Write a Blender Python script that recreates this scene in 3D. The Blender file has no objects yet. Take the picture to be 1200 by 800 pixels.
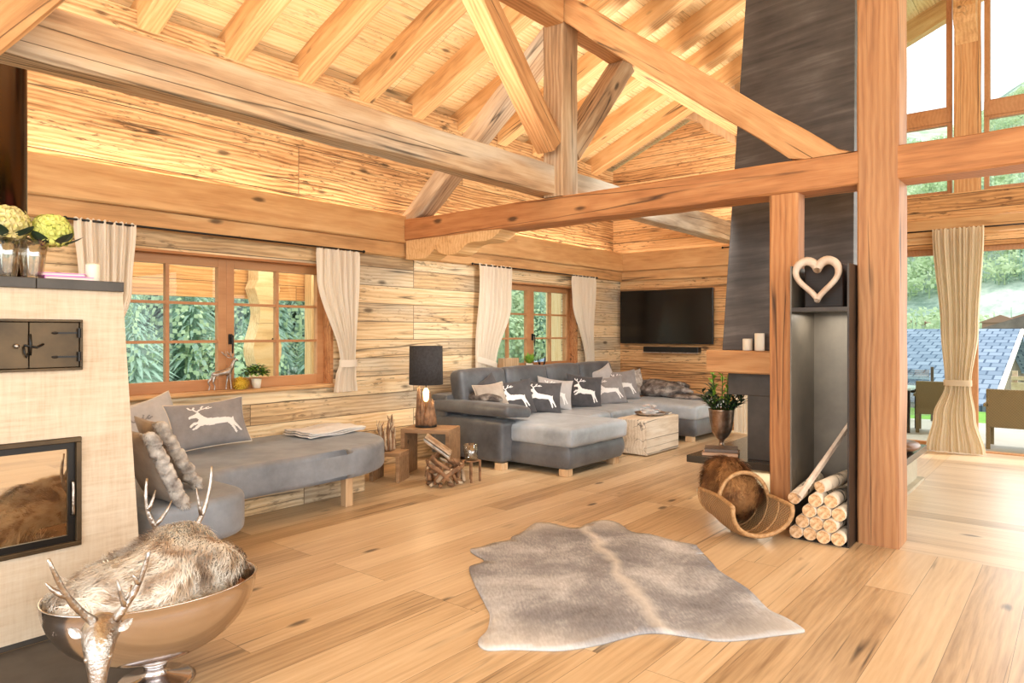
import bpy, bmesh, math, random
from mathutils import Vector, Matrix, noise
random.seed(7)
PI = math.pi
scene = bpy.context.scene
COL = scene.collection
V = Vector

# ---------------------------------------------------------------- materials
def lin(c):
    return tuple(((x/255)/12.92 if x/255 <= .04045 else (((x/255)+.055)/1.055)**2.4) for x in c) + (1.0,)

class NT:
    def __init__(s, name):
        s.m = bpy.data.materials.new(name); s.m.use_nodes = True
        s.t = s.m.node_tree; s.t.nodes.clear()
        s.out = s.n('ShaderNodeOutputMaterial'); s.b = s.n('ShaderNodeBsdfPrincipled')
        s.l(s.b.outputs[0], s.out.inputs[0])
    def n(s, k, **kw):
        n = s.t.nodes.new(k)
        for a, b in kw.items(): setattr(n, a, b)
        return n
    def l(s, a, b): s.t.links.new(a, b)
    def put(s, sock, v):
        if hasattr(v, 'default_value') or hasattr(v, 'is_linked'): s.l(v, sock)
        else: sock.default_value = v
    def math(s, op, a, b=0.0, c=None, clamp=False):
        n = s.n('ShaderNodeMath', operation=op); n.use_clamp = clamp
        s.put(n.inputs[0], a); s.put(n.inputs[1], b)
        if c is not None: s.put(n.inputs[2], c)
        return n.outputs[0]
    def noise(s, vec, scale, detail=4, rough=.55, dist=0):
        n = s.n('ShaderNodeTexNoise'); s.l(vec, n.inputs['Vector'])
        n.inputs['Scale'].default_value = scale; n.inputs['Detail'].default_value = detail
        n.inputs['Roughness'].default_value = rough; n.inputs['Distortion'].default_value = dist
        return n.outputs['Fac']
    def ramp(s, fac, stops):
        n = s.n('ShaderNodeValToRGB'); s.l(fac, n.inputs[0]); e = n.color_ramp.elements
        while len(e) > 1: e.remove(e[-1])
        e[0].position = stops[0][0]; e[0].color = stops[0][1]
        for p, c in stops[1:]:
            q = e.new(p); q.color = c
        return n.outputs[0]
    def mix(s, fac, a, b, mode='MIX'):
        n = s.n('ShaderNodeMix', data_type='RGBA', blend_type=mode)
        s.put(n.inputs[0], fac); s.put(n.inputs[6], a); s.put(n.inputs[7], b)
        return n.outputs[2]
    def obj(s):
        return s.n('ShaderNodeTexCoord').outputs['Object']
    def comb(s, x, y, z):
        n = s.n('ShaderNodeCombineXYZ')
        for i, v in enumerate((x, y, z)): s.put(n.inputs[i], v)
        return n.outputs[0]
    def sep(s, v):
        n = s.n('ShaderNodeSeparateXYZ'); s.l(v, n.inputs[0]); return n.outputs
    def bump(s, h, strength=.3, dist=.01):
        n = s.n('ShaderNodeBump'); n.inputs['Strength'].default_value = strength
        n.inputs['Distance'].default_value = dist; s.l(h, n.inputs['Height'])
        s.l(n.outputs[0], s.b.inputs['Normal'])
    def set(s, **kw):
        for k, v in kw.items(): s.put(s.b.inputs[k.replace('_', ' ')], v)
        return s.m

def wood(name, dark, mid, light, axis='X', plank=None, rough=.65, knots=.5, cracks=.5, scale=1.0,
         tone=.25, gap=.004, bump=.35, grey=None, contrast=1.0, world=False, offs=.37, speck=0, wave=1.0):
    s = NT(name)
    if world: co = s.sep(s.n('ShaderNodeNewGeometry').outputs['Position'])
    else: co = s.sep(s.obj())
    i = 'XYZ'.index(axis[0]); o = [k for k in range(3) if k != i]
    if len(axis) > 1:
        j = 'XYZ'.index(axis[1]); o = [j] + [k for k in o if k != j]
    a, b, c = co[i], co[o[0]], co[o[1]]
    info = s.n('ShaderNodeObjectInfo').outputs['Random']
    rnd = info
    mort = None
    if plank:
        w, L = plank
        br = s.n('ShaderNodeTexBrick'); br.offset = offs; br.offset_frequency = 3; br.squash = 1
        s.l(s.comb(a, b, 0.0), br.inputs['Vector'])
        br.inputs['Color1'].default_value = (0, 0, 0, 1); br.inputs['Color2'].default_value = (1, 1, 1, 1)
        br.inputs['Mortar'].default_value = (.5, .5, .5, 1)
        br.inputs['Scale'].default_value = 1; br.inputs['Mortar Size'].default_value = gap
        br.inputs['Mortar Smooth'].default_value = .15; br.inputs['Bias'].default_value = 0
        br.inputs['Brick Width'].default_value = L; br.inputs['Row Height'].default_value = w
        rnd = s.sep(br.outputs['Color'])[0]; mort = br.outputs['Fac']
    rr = s.math('MULTIPLY', rnd, 37.0)
    sc = scale
    def vec(fa, fb):
        return s.comb(s.math('ADD', s.math('MULTIPLY', a, fa*sc), rr),
                      s.math('ADD', s.math('MULTIPLY', b, fb*sc), rr), s.math('MULTIPLY', c, fb*sc))
    n1 = s.noise(vec(1.1, 16), 1, 7, .62, .6)
    n2 = s.noise(vec(.6, 3.2), 1, 4, .5, .4)
    n3 = s.noise(vec(5, 110), 1, 2, .5)
    wv = s.n('ShaderNodeTexWave', wave_type='BANDS', bands_direction='Y'); s.l(vec(.5, 2.4), wv.inputs['Vector'])
    wv.inputs['Scale'].default_value = 3.4; wv.inputs['Distortion'].default_value = 9
    wv.inputs['Detail'].default_value = 3; wv.inputs['Detail Scale'].default_value = .8
    f = s.math('MULTIPLY', n1, .42)
    f = s.math('ADD', f, s.math('MULTIPLY', n2, .34))
    f = s.math('ADD', f, s.math('MULTIPLY', n3, .14))
    f = s.math('ADD', f, s.math('MULTIPLY', s.math('SUBTRACT', wv.outputs['Fac'], .5), .11*wave)); f = s.math('ADD', f, .05)
    f = s.math('ADD', s.math('MULTIPLY', s.math('SUBTRACT', f, .5), 2.2*contrast), .5)
    f = s.math('ADD', f, s.math('MULTIPLY', s.math('SUBTRACT', rnd, .5), tone), clamp=True)
    colr = s.ramp(f, [(0, lin(dark)), (.42, lin(mid)), (.85, lin(light)), (1, lin(light))])
    if grey:
        g = s.noise(vec(.5, 2.0), 1.0, 3, .5)
        g = s.math('MULTIPLY', s.math('SUBTRACT', g, .48), 4.5, clamp=True)
        colr = s.mix(g, colr, s.mix(f, lin(grey[0]), lin(grey[1])))
    height = f
    if knots:
        vo = s.n('ShaderNodeTexVoronoi'); s.l(vec(1.6, 4.2), vo.inputs['Vector']); vo.inputs['Scale'].default_value = 1.0
        gate = s.math('GREATER_THAN', s.sep(vo.outputs['Color'])[0], 1-knots)
        k = s.math('MULTIPLY', s.math('SUBTRACT', .13, s.math('ADD', vo.outputs['Distance'], s.math('MULTIPLY', s.math('SUBTRACT', n3, .5), .08))), 14, clamp=True)
        k = s.math('MULTIPLY', s.math('MULTIPLY', k, gate), .8)
        colr = s.mix(k, colr, lin([x*.42 for x in dark]))
    if speck:
        sp_ = s.noise(vec(9, 34), 1, 3, .6); sg_ = s.noise(vec(1.3, 4), 1, 3, .5)
        sp_ = s.math('MULTIPLY', s.math('SUBTRACT', sp_, .56), 9, clamp=True)
        sp_ = s.math('MULTIPLY', sp_, s.math('MULTIPLY', s.math('SUBTRACT', sg_, .42), 7, clamp=True))
        colr = s.mix(s.math('MULTIPLY', sp_, .75*speck), colr, lin([x*.6 for x in dark]))
        height = s.math('SUBTRACT', height, s.math('MULTIPLY', sp_, .5))
    if cracks:
        cr = s.noise(vec(.16, 5.5), 1, 2, .45, .12)
        cr = s.math('SUBTRACT', 1, s.math('MULTIPLY', s.math('ABSOLUTE', s.math('SUBTRACT', cr, .5)), 75), clamp=True)
        gt = s.math('MULTIPLY', s.math('SUBTRACT', s.noise(vec(.9, 1.2), 1.3, 2), .62-cracks*.2), 8, clamp=True)
        cr = s.math('MULTIPLY', cr, gt)
        colr = s.mix(s.math('MULTIPLY', cr, .85), colr, lin([x*.3 for x in dark]))
        height = s.math('SUBTRACT', height, s.math('MULTIPLY', cr, .8))
    if mort is not None:
        colr = s.mix(s.math('MULTIPLY', mort, .8), colr, lin([x*.38 for x in dark]))
        height = s.math('SUBTRACT', height, mort)
    s.bump(height, bump, .01)
    return s.set(Base_Color=colr, Roughness=rough)

def plain(name, c, rough=.5, metal=0.0, var=.0, vs=20, bump=0, bs=60, sheen=0, c2=None, alpha=None, trans=0, spec=None):
    s = NT(name)
    base = lin(c)
    if var or c2:
        n = s.noise(s.obj(), vs, 5, .6)
        n = s.math('MULTIPLY', s.math('SUBTRACT', n, .3), 2.4, clamp=True)
        d = lin(c2) if c2 else lin([x*(1-var) for x in c])
        base = s.mix(n, d, base)
    if bump:
        s.bump(s.noise(s.obj(), bs, 3, .6), bump, .01)
    s.set(Base_Color=base, Roughness=rough, Metallic=metal)
    if sheen: s.b.inputs['Sheen Weight'].default_value = sheen
    if trans: s.b.inputs['Transmission Weight'].default_value = trans
    if spec is not None: s.b.inputs['Specular IOR Level'].default_value = spec
    return s.m

def glass(name, tint=(1, 1, 1, 1), refl=.08):
    s = NT(name); s.t.nodes.remove(s.b)
    t = s.n('ShaderNodeBsdfTransparent'); t.inputs[0].default_value = tint
    g = s.n('ShaderNodeBsdfGlossy'); g.inputs['Roughness'].default_value = .01
    m = s.n('ShaderNodeMixShader'); m.inputs[0].default_value = refl
    s.l(t.outputs[0], m.inputs[1]); s.l(g.outputs[0], m.inputs[2]); s.l(m.outputs[0], s.out.inputs[0])
    return s.m

def fabric(name, c, c2, rough=.9, vs=3, stripe=0, axis=2):
    s = NT(name); co = s.obj()
    n = s.noise(co, vs, 5, .65); n = s.math('MULTIPLY', s.math('SUBTRACT', n, .3), 2.5, clamp=True)
    colr = s.mix(n, lin(c), lin(c2))
    if stripe:
        p = s.sep(co); w = s.math('SINE', s.math('MULTIPLY', p[axis], stripe))
        w = s.math('MULTIPLY', s.math('ADD', w, 1), .5)
        colr = s.mix(s.math('MULTIPLY', w, .6), colr, lin(c2))
    s.bump(s.noise(co, 90, 2), .15, .004)
    s.set(Base_Color=colr, Roughness=rough); s.b.inputs['Sheen Weight'].default_value = .15
    return s.m

MT = {}
MT['wall'] = wood('old_plank_wall', (166, 132, 94), (218, 184, 138), (242, 218, 178), 'XZ', (.19, 5.3), rough=.8, tone=.5,
                  knots=.75, cracks=.9, grey=((140, 124, 102), (232, 220, 196)), world=True, bump=.55, contrast=1.0, speck=.8)
MT['wall_y'] = wood('old_plank_wall_gable', (148, 104, 64), (208, 156, 102), (232, 190, 138), 'YZ', (.19, 3.9), rough=.8, tone=.45,
                    knots=.7, cracks=.9, world=True, bump=.6, contrast=1.15, speck=1)
MT['wall_up'] = wood('rough_upper_wall', (136, 94, 56), (206, 160, 110), (234, 200, 150), 'XZ', (.46, 6.3), rough=.85, tone=.2,
                     knots=.8, cracks=.9, world=True, bump=.9, contrast=1.5, speck=1)
MT['ceil'] = wood('ceiling_boards', (200, 156, 106), (236, 202, 150), (246, 220, 176), 'XY', (.2, 5.2), rough=.75, tone=.25,
                  knots=.35, cracks=.4, world=True, gap=.002, bump=.3, speck=.6)
MT['floor'] = wood('oak_floor', (138, 108, 76), (198, 168, 130), (220, 195, 160), 'XY', (.235, 2.6), rough=.36, tone=.5,
                   knots=.3, cracks=.45, world=True, gap=.0012, bump=.06, contrast=.8, wave=.5)
MT['floor_y'] = wood('oak_floor_crosswise', (152, 128, 98), (200, 176, 146), (218, 198, 170), 'YX', (.19, 2.4), rough=.38, tone=.4,
                     knots=.2, cracks=.3, world=True, gap=.0012, bump=.06, wave=.5)
MT['beam'] = wood('old_beam', (126, 82, 48), (192, 138, 88), (216, 168, 116), 'X', rough=.75, knots=.5, cracks=.9, tone=.2, bump=.5)
MT['rafter'] = wood('rafter_wood', (152, 106, 62), (214, 166, 112), (234, 196, 144), 'X', rough=.75, knots=.5, cracks=.5, tone=.2)
MT['beam_grey'] = wood('weathered_beam', (124, 94, 68), (188, 152, 116), (216, 190, 156), 'X', rough=.8, knots=.4, cracks=1, tone=.1,
                       grey=((150, 138, 122), (224, 216, 200)), bump=.6)
MT['post'] = wood('reddish_post', (100, 62, 36), (164, 112, 70), (190, 140, 94), 'X', rough=.6, knots=.15, cracks=1, tone=0, contrast=.8)
MT['beam_red'] = wood('reddish_beam', (112, 68, 38), (180, 120, 72), (206, 150, 98), 'X', rough=.7, knots=.5, cracks=1, tone=0, contrast=.9)
MT['corn'] = wood('cornice_board', (142, 98, 58), (202, 154, 102), (226, 186, 134), 'X', rough=.7, knots=.4, cracks=.6, tone=.1, contrast=.8)
MT['win'] = wood('larch_window', (140, 92, 54), (182, 128, 82), (202, 150, 102), 'X', rough=.45, knots=0, cracks=0, tone=.1, bump=.1, contrast=.6)
MT['table'] = wood('acacia_table', (90, 64, 42), (140, 106, 74), (176, 140, 104), 'X', rough=.5, knots=.2, cracks=.4)
MT['block'] = wood('pale_wood_block', (150, 128, 104), (212, 194, 170), (234, 222, 204), 'X', rough=.8, knots=.1, cracks=1.0, tone=0, bump=.5)
MT['leg'] = wood('pale_leg', (164, 124, 86), (200, 164, 124), (220, 190, 152), 'Z', rough=.5, knots=0, cracks=0)
MT['drift'] = plain('driftwood', (168, 126, 90), .75, c2=(92, 64, 44), vs=14, bump=.4)
MT['drift_pale'] = plain('pale_driftwood', (210, 190, 162), .75, c2=(156, 126, 98), vs=14, bump=.4)
s = NT('stove_plaster'); co = s.sep(s.obj())
n = s.noise(s.comb(s.math('MULTIPLY', co[0], 5), co[1], s.math('MULTIPLY', co[2], 60)), 1, 5, .6); n2 = s.noise(s.comb(s.math('MULTIPLY', co[0], 70), co[1], s.math('MULTIPLY', co[2], 6)), 1, 5, .6); n3 = s.noise(s.obj(), 3, 4)
n = s.math('ADD', s.math('ADD', s.math('MULTIPLY', n, .4), s.math('MULTIPLY', n2, .3)), s.math('MULTIPLY', n3, .3)); s.bump(n, .5, .01)
MT['plaster'] = s.set(Base_Color=s.ramp(n, [(.30, lin((184, 158, 130))), (.5, lin((210, 191, 167))), (.68, lin((222, 208, 188)))]), Roughness=.9)
MT['slab'] = plain('dark_stone', (78, 72, 66), .45, c2=(56, 50, 44), vs=6)
MT['hearth_stone'] = plain('polished_dark_stone', (70, 66, 60), .22, c2=(52, 48, 44), vs=5)
MT['hearth_side'] = plain('hearth_concrete', (186, 176, 152), .7, c2=(160, 150, 128), vs=5, bump=.1)
MT['iron'] = plain('bronze_iron', (92, 74, 52), .4, .6, var=.3, vs=6)
MT['black'] = plain('black_metal', (30, 26, 23), .35, .4)
MT['steel'] = plain('dark_steel', (72, 62, 54), .38, .55, c2=(46, 40, 36), vs=3)
MT['steel_back'] = plain('raw_steel', (128, 118, 104), .4, .35, c2=(92, 84, 74), vs=2)
s = NT('brushed_slate_hood'); co = s.sep(s.obj())
n = s.noise(s.comb(s.math('MULTIPLY', co[0], 1.5), s.math('MULTIPLY', co[1], 1.5), s.math('MULTIPLY', s.math('ADD', co[2], s.math('MULTIPLY', co[1], .08)), 20)), 1, 7, .6, .4)
n2 = s.noise(s.obj(), 2.2, 4)
n = s.math('ADD', s.math('MULTIPLY', n, .7), s.math('MULTIPLY', n2, .5))
MT['hood'] = s.set(Base_Color=s.ramp(n, [(.4, lin((52, 46, 43))), (.62, lin((80, 73, 68))), (.9, lin((120, 112, 106)))]), Roughness=.5)
def cloth(name, c, tr=.4):
    s = NT(name); s.set(Base_Color=lin(c), Roughness=.95)
    t = s.n('ShaderNodeBsdfTranslucent'); t.inputs[0].default_value = lin(c); m = s.n('ShaderNodeMixShader'); m.inputs[0].default_value = tr
    s.l(s.b.outputs[0], m.inputs[1]); s.l(t.outputs[0], m.inputs[2]); s.l(m.outputs[0], s.out.inputs[0]); return s.m
MT['curtain'] = cloth('cream_curtain', (248, 238, 222)); MT['curtain2'] = cloth('warm_curtain', (236, 222, 196), .45)
MT['leather'] = fabric('grey_microfibre', (56, 56, 59), (104, 107, 112), .42, 2.2)
MT['seat'] = fabric('lit_seat_microfibre', (132, 138, 143), (190, 197, 204), .38, 1.8)  # paler copy of the grey microfibre, sheen on the seat tops painted in
MT['bench'] = fabric('bench_velvet', (96, 100, 106), (142, 147, 155), .5, 2.5)
MT['cush_dark'] = fabric('charcoal_felt', (62, 60, 62), (84, 82, 84), .95, 8)
MT['cush_mid'] = fabric('grey_felt', (128, 124, 124), (150, 146, 146), .95, 8)
MT['cush_light'] = fabric('light_grey_felt', (170, 166, 164), (190, 186, 184), .95, 8)
MT['cush_beige'] = fabric('greige_cloth', (150, 138, 126), (176, 162, 148), .95, 8)
MT['fur_pale'] = plain('pale_fur', (226, 220, 212), .95, c2=(120, 110, 104), vs=16)
MT['print'] = plain('white_print', (236, 234, 232), .9)
MT['fringe'] = plain('pale_piping', (214, 200, 180), .9)
MT['white_cloth'] = plain('white_blanket', (226, 222, 218), .95, var=.06, vs=20)
MT['shade'] = plain('dark_linen_shade', (62, 60, 62), .9, c2=(44, 42, 42), vs=40)
MT['glow'] = NT('lamp_bulb').set(Base_Color=lin((255, 230, 180)), Emission_Color=lin((255, 205, 130)), Emission_Strength=6.0)
MT['wax'] = plain('ivory_wax', (238, 226, 206), .5)
MT['wax'].node_tree.nodes['Principled BSDF'].inputs['Subsurface Weight'].default_value = .1
MT['tv'] = plain('tv_screen', (12, 12, 13), .18)
MT['tvf'] = plain('tv_bezel', (18, 18, 18), .3)
MT['silver'] = plain('silver_metal', (214, 208, 202), .3, 1.0, c2=(150, 138, 128), vs=30, bump=.5, bs=70)
MT['copper'] = plain('rose_nickel_bowl', (204, 198, 197), .17, 1.0)
MT['leaf'] = plain('leaf_green', (70, 104, 42), .5, c2=(36, 66, 28), vs=30)
MT['leaf_bright'] = plain('fresh_leaf', (150, 188, 66), .5, c2=(96, 150, 44), vs=30)
MT['leaf_dark'] = plain('dark_leaf', (44, 66, 42), .5, c2=(28, 44, 30), vs=30)
MT['hydr'] = plain('hydrangea_yellow', (222, 220, 130), .7, c2=(186, 192, 84), vs=40)
MT['hydr2'] = plain('hydrangea_cream', (226, 208, 160), .7, c2=(196, 186, 96), vs=40)
MT['rose'] = plain('pink_blossom', (226, 178, 168), .7, c2=(238, 222, 208), vs=60)
MT['pink'] = plain('pink_book_cover', (232, 150, 212), .5)
MT['paper'] = plain('paper_edges', (232, 224, 208), .8)
MT['vase'] = glass('ribbed_vase_glass', (.92, .88, .80, 1), .3)
MT['clear'] = glass('clear_glass', (.86, .88, .86, 1), .2)
MT['pane'] = glass('window_pane', (.93, .96, .95, 1), .035)
s = NT('smoked_fire_glass'); g = s.n('ShaderNodeBsdfGlossy'); g.inputs[0].default_value = lin((235, 205, 165)); g.inputs['Roughness'].default_value = .015
mx = s.n('ShaderNodeMixShader'); mx.inputs[0].default_value = .55; s.set(Base_Color=lin((46, 34, 24)), Roughness=.2)
s.l(s.b.outputs[0], mx.inputs[1]); s.l(g.outputs[0], mx.inputs[2]); s.l(mx.outputs[0], s.out.inputs[0]); MT['fire_glass'] = s.m
s = NT('woven_wicker'); co = s.sep(s.obj())
w1 = s.math('SINE', s.math('MULTIPLY', co[2], 330)); w2 = s.math('SINE', s.math('MULTIPLY', s.math('ADD', co[0], co[1]), 180))
w = s.math('ADD', s.math('MULTIPLY', s.math('MULTIPLY', w1, w2), .5), .5)
s.bump(w, .8, .01)
MT['wicker'] = s.set(Base_Color=s.mix(w, lin((112, 78, 48)), lin((206, 166, 118))), Roughness=.6)
MT['wicker_rim'] = plain('cane_rim', (204, 162, 112), .55, c2=(146, 104, 64), vs=40, bump=.5, bs=90)
s = NT('dark_rattan'); co = s.sep(s.obj())
w1 = s.math('SINE', s.math('MULTIPLY', s.math('ADD', co[0], co[1]), 210)); w2 = s.math('SINE', s.math('MULTIPLY', co[2], 420))
w = s.math('ADD', s.math('MULTIPLY', s.math('MULTIPLY', w1, w2), .5), .5)
s.bump(w, .6, .01)
MT['rattan'] = s.set(Base_Color=s.mix(w, lin((88, 72, 48)), lin((158, 140, 96))), Roughness=.7)
MT['heart'] = plain('whitewashed_wood', (218, 200, 182), .7, c2=(190, 164, 142), vs=12, bump=.3)
s = NT('birch_bark'); co = s.sep(s.obj())
n = s.noise(s.comb(s.math('MULTIPLY', co[0], 30), s.math('MULTIPLY', co[1], 8), s.math('MULTIPLY', co[2], 8)), 1, 4)
MT['birch'] = s.set(Base_Color=s.ramp(n, [(.36, lin((70, 56, 46))), (.46, lin((214, 196, 172))), (1, lin((236, 224, 206)))]), Roughness=.8)
s = NT('log_end'); co = s.obj()
n = s.noise(co, 45, 4)
MT['logend'] = s.set(Base_Color=s.ramp(n, [(.3, lin((176, 128, 84))), (.5, lin((222, 182, 138))), (.8, lin((240, 214, 180)))]), Roughness=.8)
s = NT('cowhide'); co = s.obj(); p = s.sep(co)
n = s.noise(co, 2.2, 5, .6, .4); f = s.noise(s.comb(s.math('MULTIPLY', s.math('ADD', p[0], p[1]), 14), s.math('MULTIPLY', s.math('SUBTRACT', p[0], p[1]), 60), 0.0), 1, 4, .6)
n = s.math('ADD', s.math('MULTIPLY', n, .8), s.math('MULTIPLY', f, .3))
hide = s.ramp(n, [(.38, lin((112, 111, 116))), (.52, lin((146, 146, 151))), (.66, lin((190, 191, 195))), (.8, lin((228, 228, 230)))])
# pale spine running along the hide (a marking of the hide itself); local spine direction (0.70,0.71)
dd = s.math('ADD', s.math('MULTIPLY', p[0], .713), s.math('MULTIPLY', p[1], -.701))
dd = s.math('ADD', dd, s.math('MULTIPLY', s.math('SUBTRACT', s.noise(co, 3, 3), .5), .22))
sp = s.math('SUBTRACT', 1, s.math('MULTIPLY', s.math('ABSOLUTE', s.math('SUBTRACT', dd, .07)), 16), clamp=True)
hide = s.mix(s.math('MULTIPLY', sp, .6), hide, lin((226, 220, 212)))
e = s.math('MULTIPLY', s.math('SUBTRACT', s.math('SQRT', s.math('ADD', s.math('MULTIPLY', p[0], p[0]), s.math('MULTIPLY', p[1], p[1]))), .78), 2.5, clamp=True)
hide = s.mix(s.math('MULTIPLY', e, .55), hide, lin((232, 226, 218)))
s.bump(f, .15, .004)
MT['hide'] = s.set(Base_Color=hide, Roughness=.75)

def furmat(name, stops, vs):
    s = NT(name); n = s.noise(s.obj(), vs, 4, .55, .5)
    return s.set(Base_Color=s.ramp(n, [(p, lin(c)) for p, c in stops]), Roughness=.7)
MT['fur_bowl'] = furmat('brindled_fur', [(.30, (110, 92, 78)), (.40, (184, 160, 138)), (.48, (236, 224, 210)), (.56, (250, 246, 238)), (.64, (206, 184, 160)), (.76, (140, 116, 96))], 7)
MT['fur_brown'] = furmat('brown_fur', [(.3, (62, 38, 20)), (.48, (126, 82, 44)), (.62, (186, 136, 84)), (.75, (110, 70, 38))], 8)
MT['fur_grey'] = furmat('grey_fur', [(.34, (86, 78, 74)), (.5, (140, 130, 124)), (.66, (196, 188, 180))], 9)
MT['tile'] = plain('terrace_tile', (196, 190, 178), .5, c2=(178, 172, 160), vs=2)
MT['grass'] = plain('lawn', (126, 176, 66), .9, c2=(96, 150, 50), vs=9)
s = NT('slate_shingles'); co = s.sep(s.n('ShaderNodeNewGeometry').outputs['Position'])
br = s.n('ShaderNodeTexBrick'); s.l(s.comb(co[1], s.math('MULTIPLY', co[0], 1.0), 0.0), br.inputs['Vector'])
br.inputs['Color1'].default_value = lin((112, 128, 146)); br.inputs['Color2'].default_value = lin((142, 156, 172))
br.inputs['Mortar'].default_value = lin((80, 96, 116)); br.inputs['Scale'].default_value = 1
br.inputs['Mortar Size'].default_value = .02; br.inputs['Brick Width'].default_value = .30; br.inputs['Row Height'].default_value = .40
s.bump(br.outputs['Fac'], .5, .05)
MT['slate'] = s.set(Base_Color=br.outputs['Color'], Roughness=.95); s.b.inputs['Specular IOR Level'].default_value = .1
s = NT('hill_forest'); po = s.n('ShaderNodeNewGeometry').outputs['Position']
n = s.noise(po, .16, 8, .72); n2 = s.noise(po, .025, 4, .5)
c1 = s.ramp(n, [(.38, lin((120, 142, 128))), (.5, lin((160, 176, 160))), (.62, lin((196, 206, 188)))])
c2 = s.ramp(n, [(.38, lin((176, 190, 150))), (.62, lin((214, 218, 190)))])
MT['hill'] = s.set(Base_Color=s.mix(s.math('MULTIPLY', s.math('SUBTRACT', n2, .52), 8, clamp=True), c1, c2), Roughness=1.0)  # distant haze is painted into these pale slope colours
MT['conifer'] = cloth('conifer_needles', (176, 200, 184), .45)  # needles and broad leaves paled so the haze sits in their colour
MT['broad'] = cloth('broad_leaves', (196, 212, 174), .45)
MT['ext_wood'] = wood('exterior_larch', (184, 138, 90), (232, 194, 142), (244, 216, 172), 'X', rough=.7, knots=.3, cracks=.4)
MT['house_wall'] = plain('render_white', (222, 216, 204), .8)
MT['house_roof'] = plain('house_roof_brown', (142, 112, 92), .8)
MT['barn'] = wood('barn_boards', (70, 62, 50), (110, 98, 78), (140, 128, 104), 'ZY', (.2, 3), rough=.9, world=True)

# ---------------------------------------------------------------- object helpers
def tag(o, label=None, cat=None, group=None, kind=None):
    if label: o['label'] = label
    if cat: o['category'] = cat
    if group: o['group'] = group
    if kind: o['kind'] = kind
    return o

def thing(name, label, cat, loc=(0, 0, 0), group=None, rz=0):
    o = bpy.data.objects.new(name, None); COL.objects.link(o); o.empty_display_size = .1
    o.location = loc; o.rotation_euler = (0, 0, rz)
    return tag(o, label, cat, group)

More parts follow.
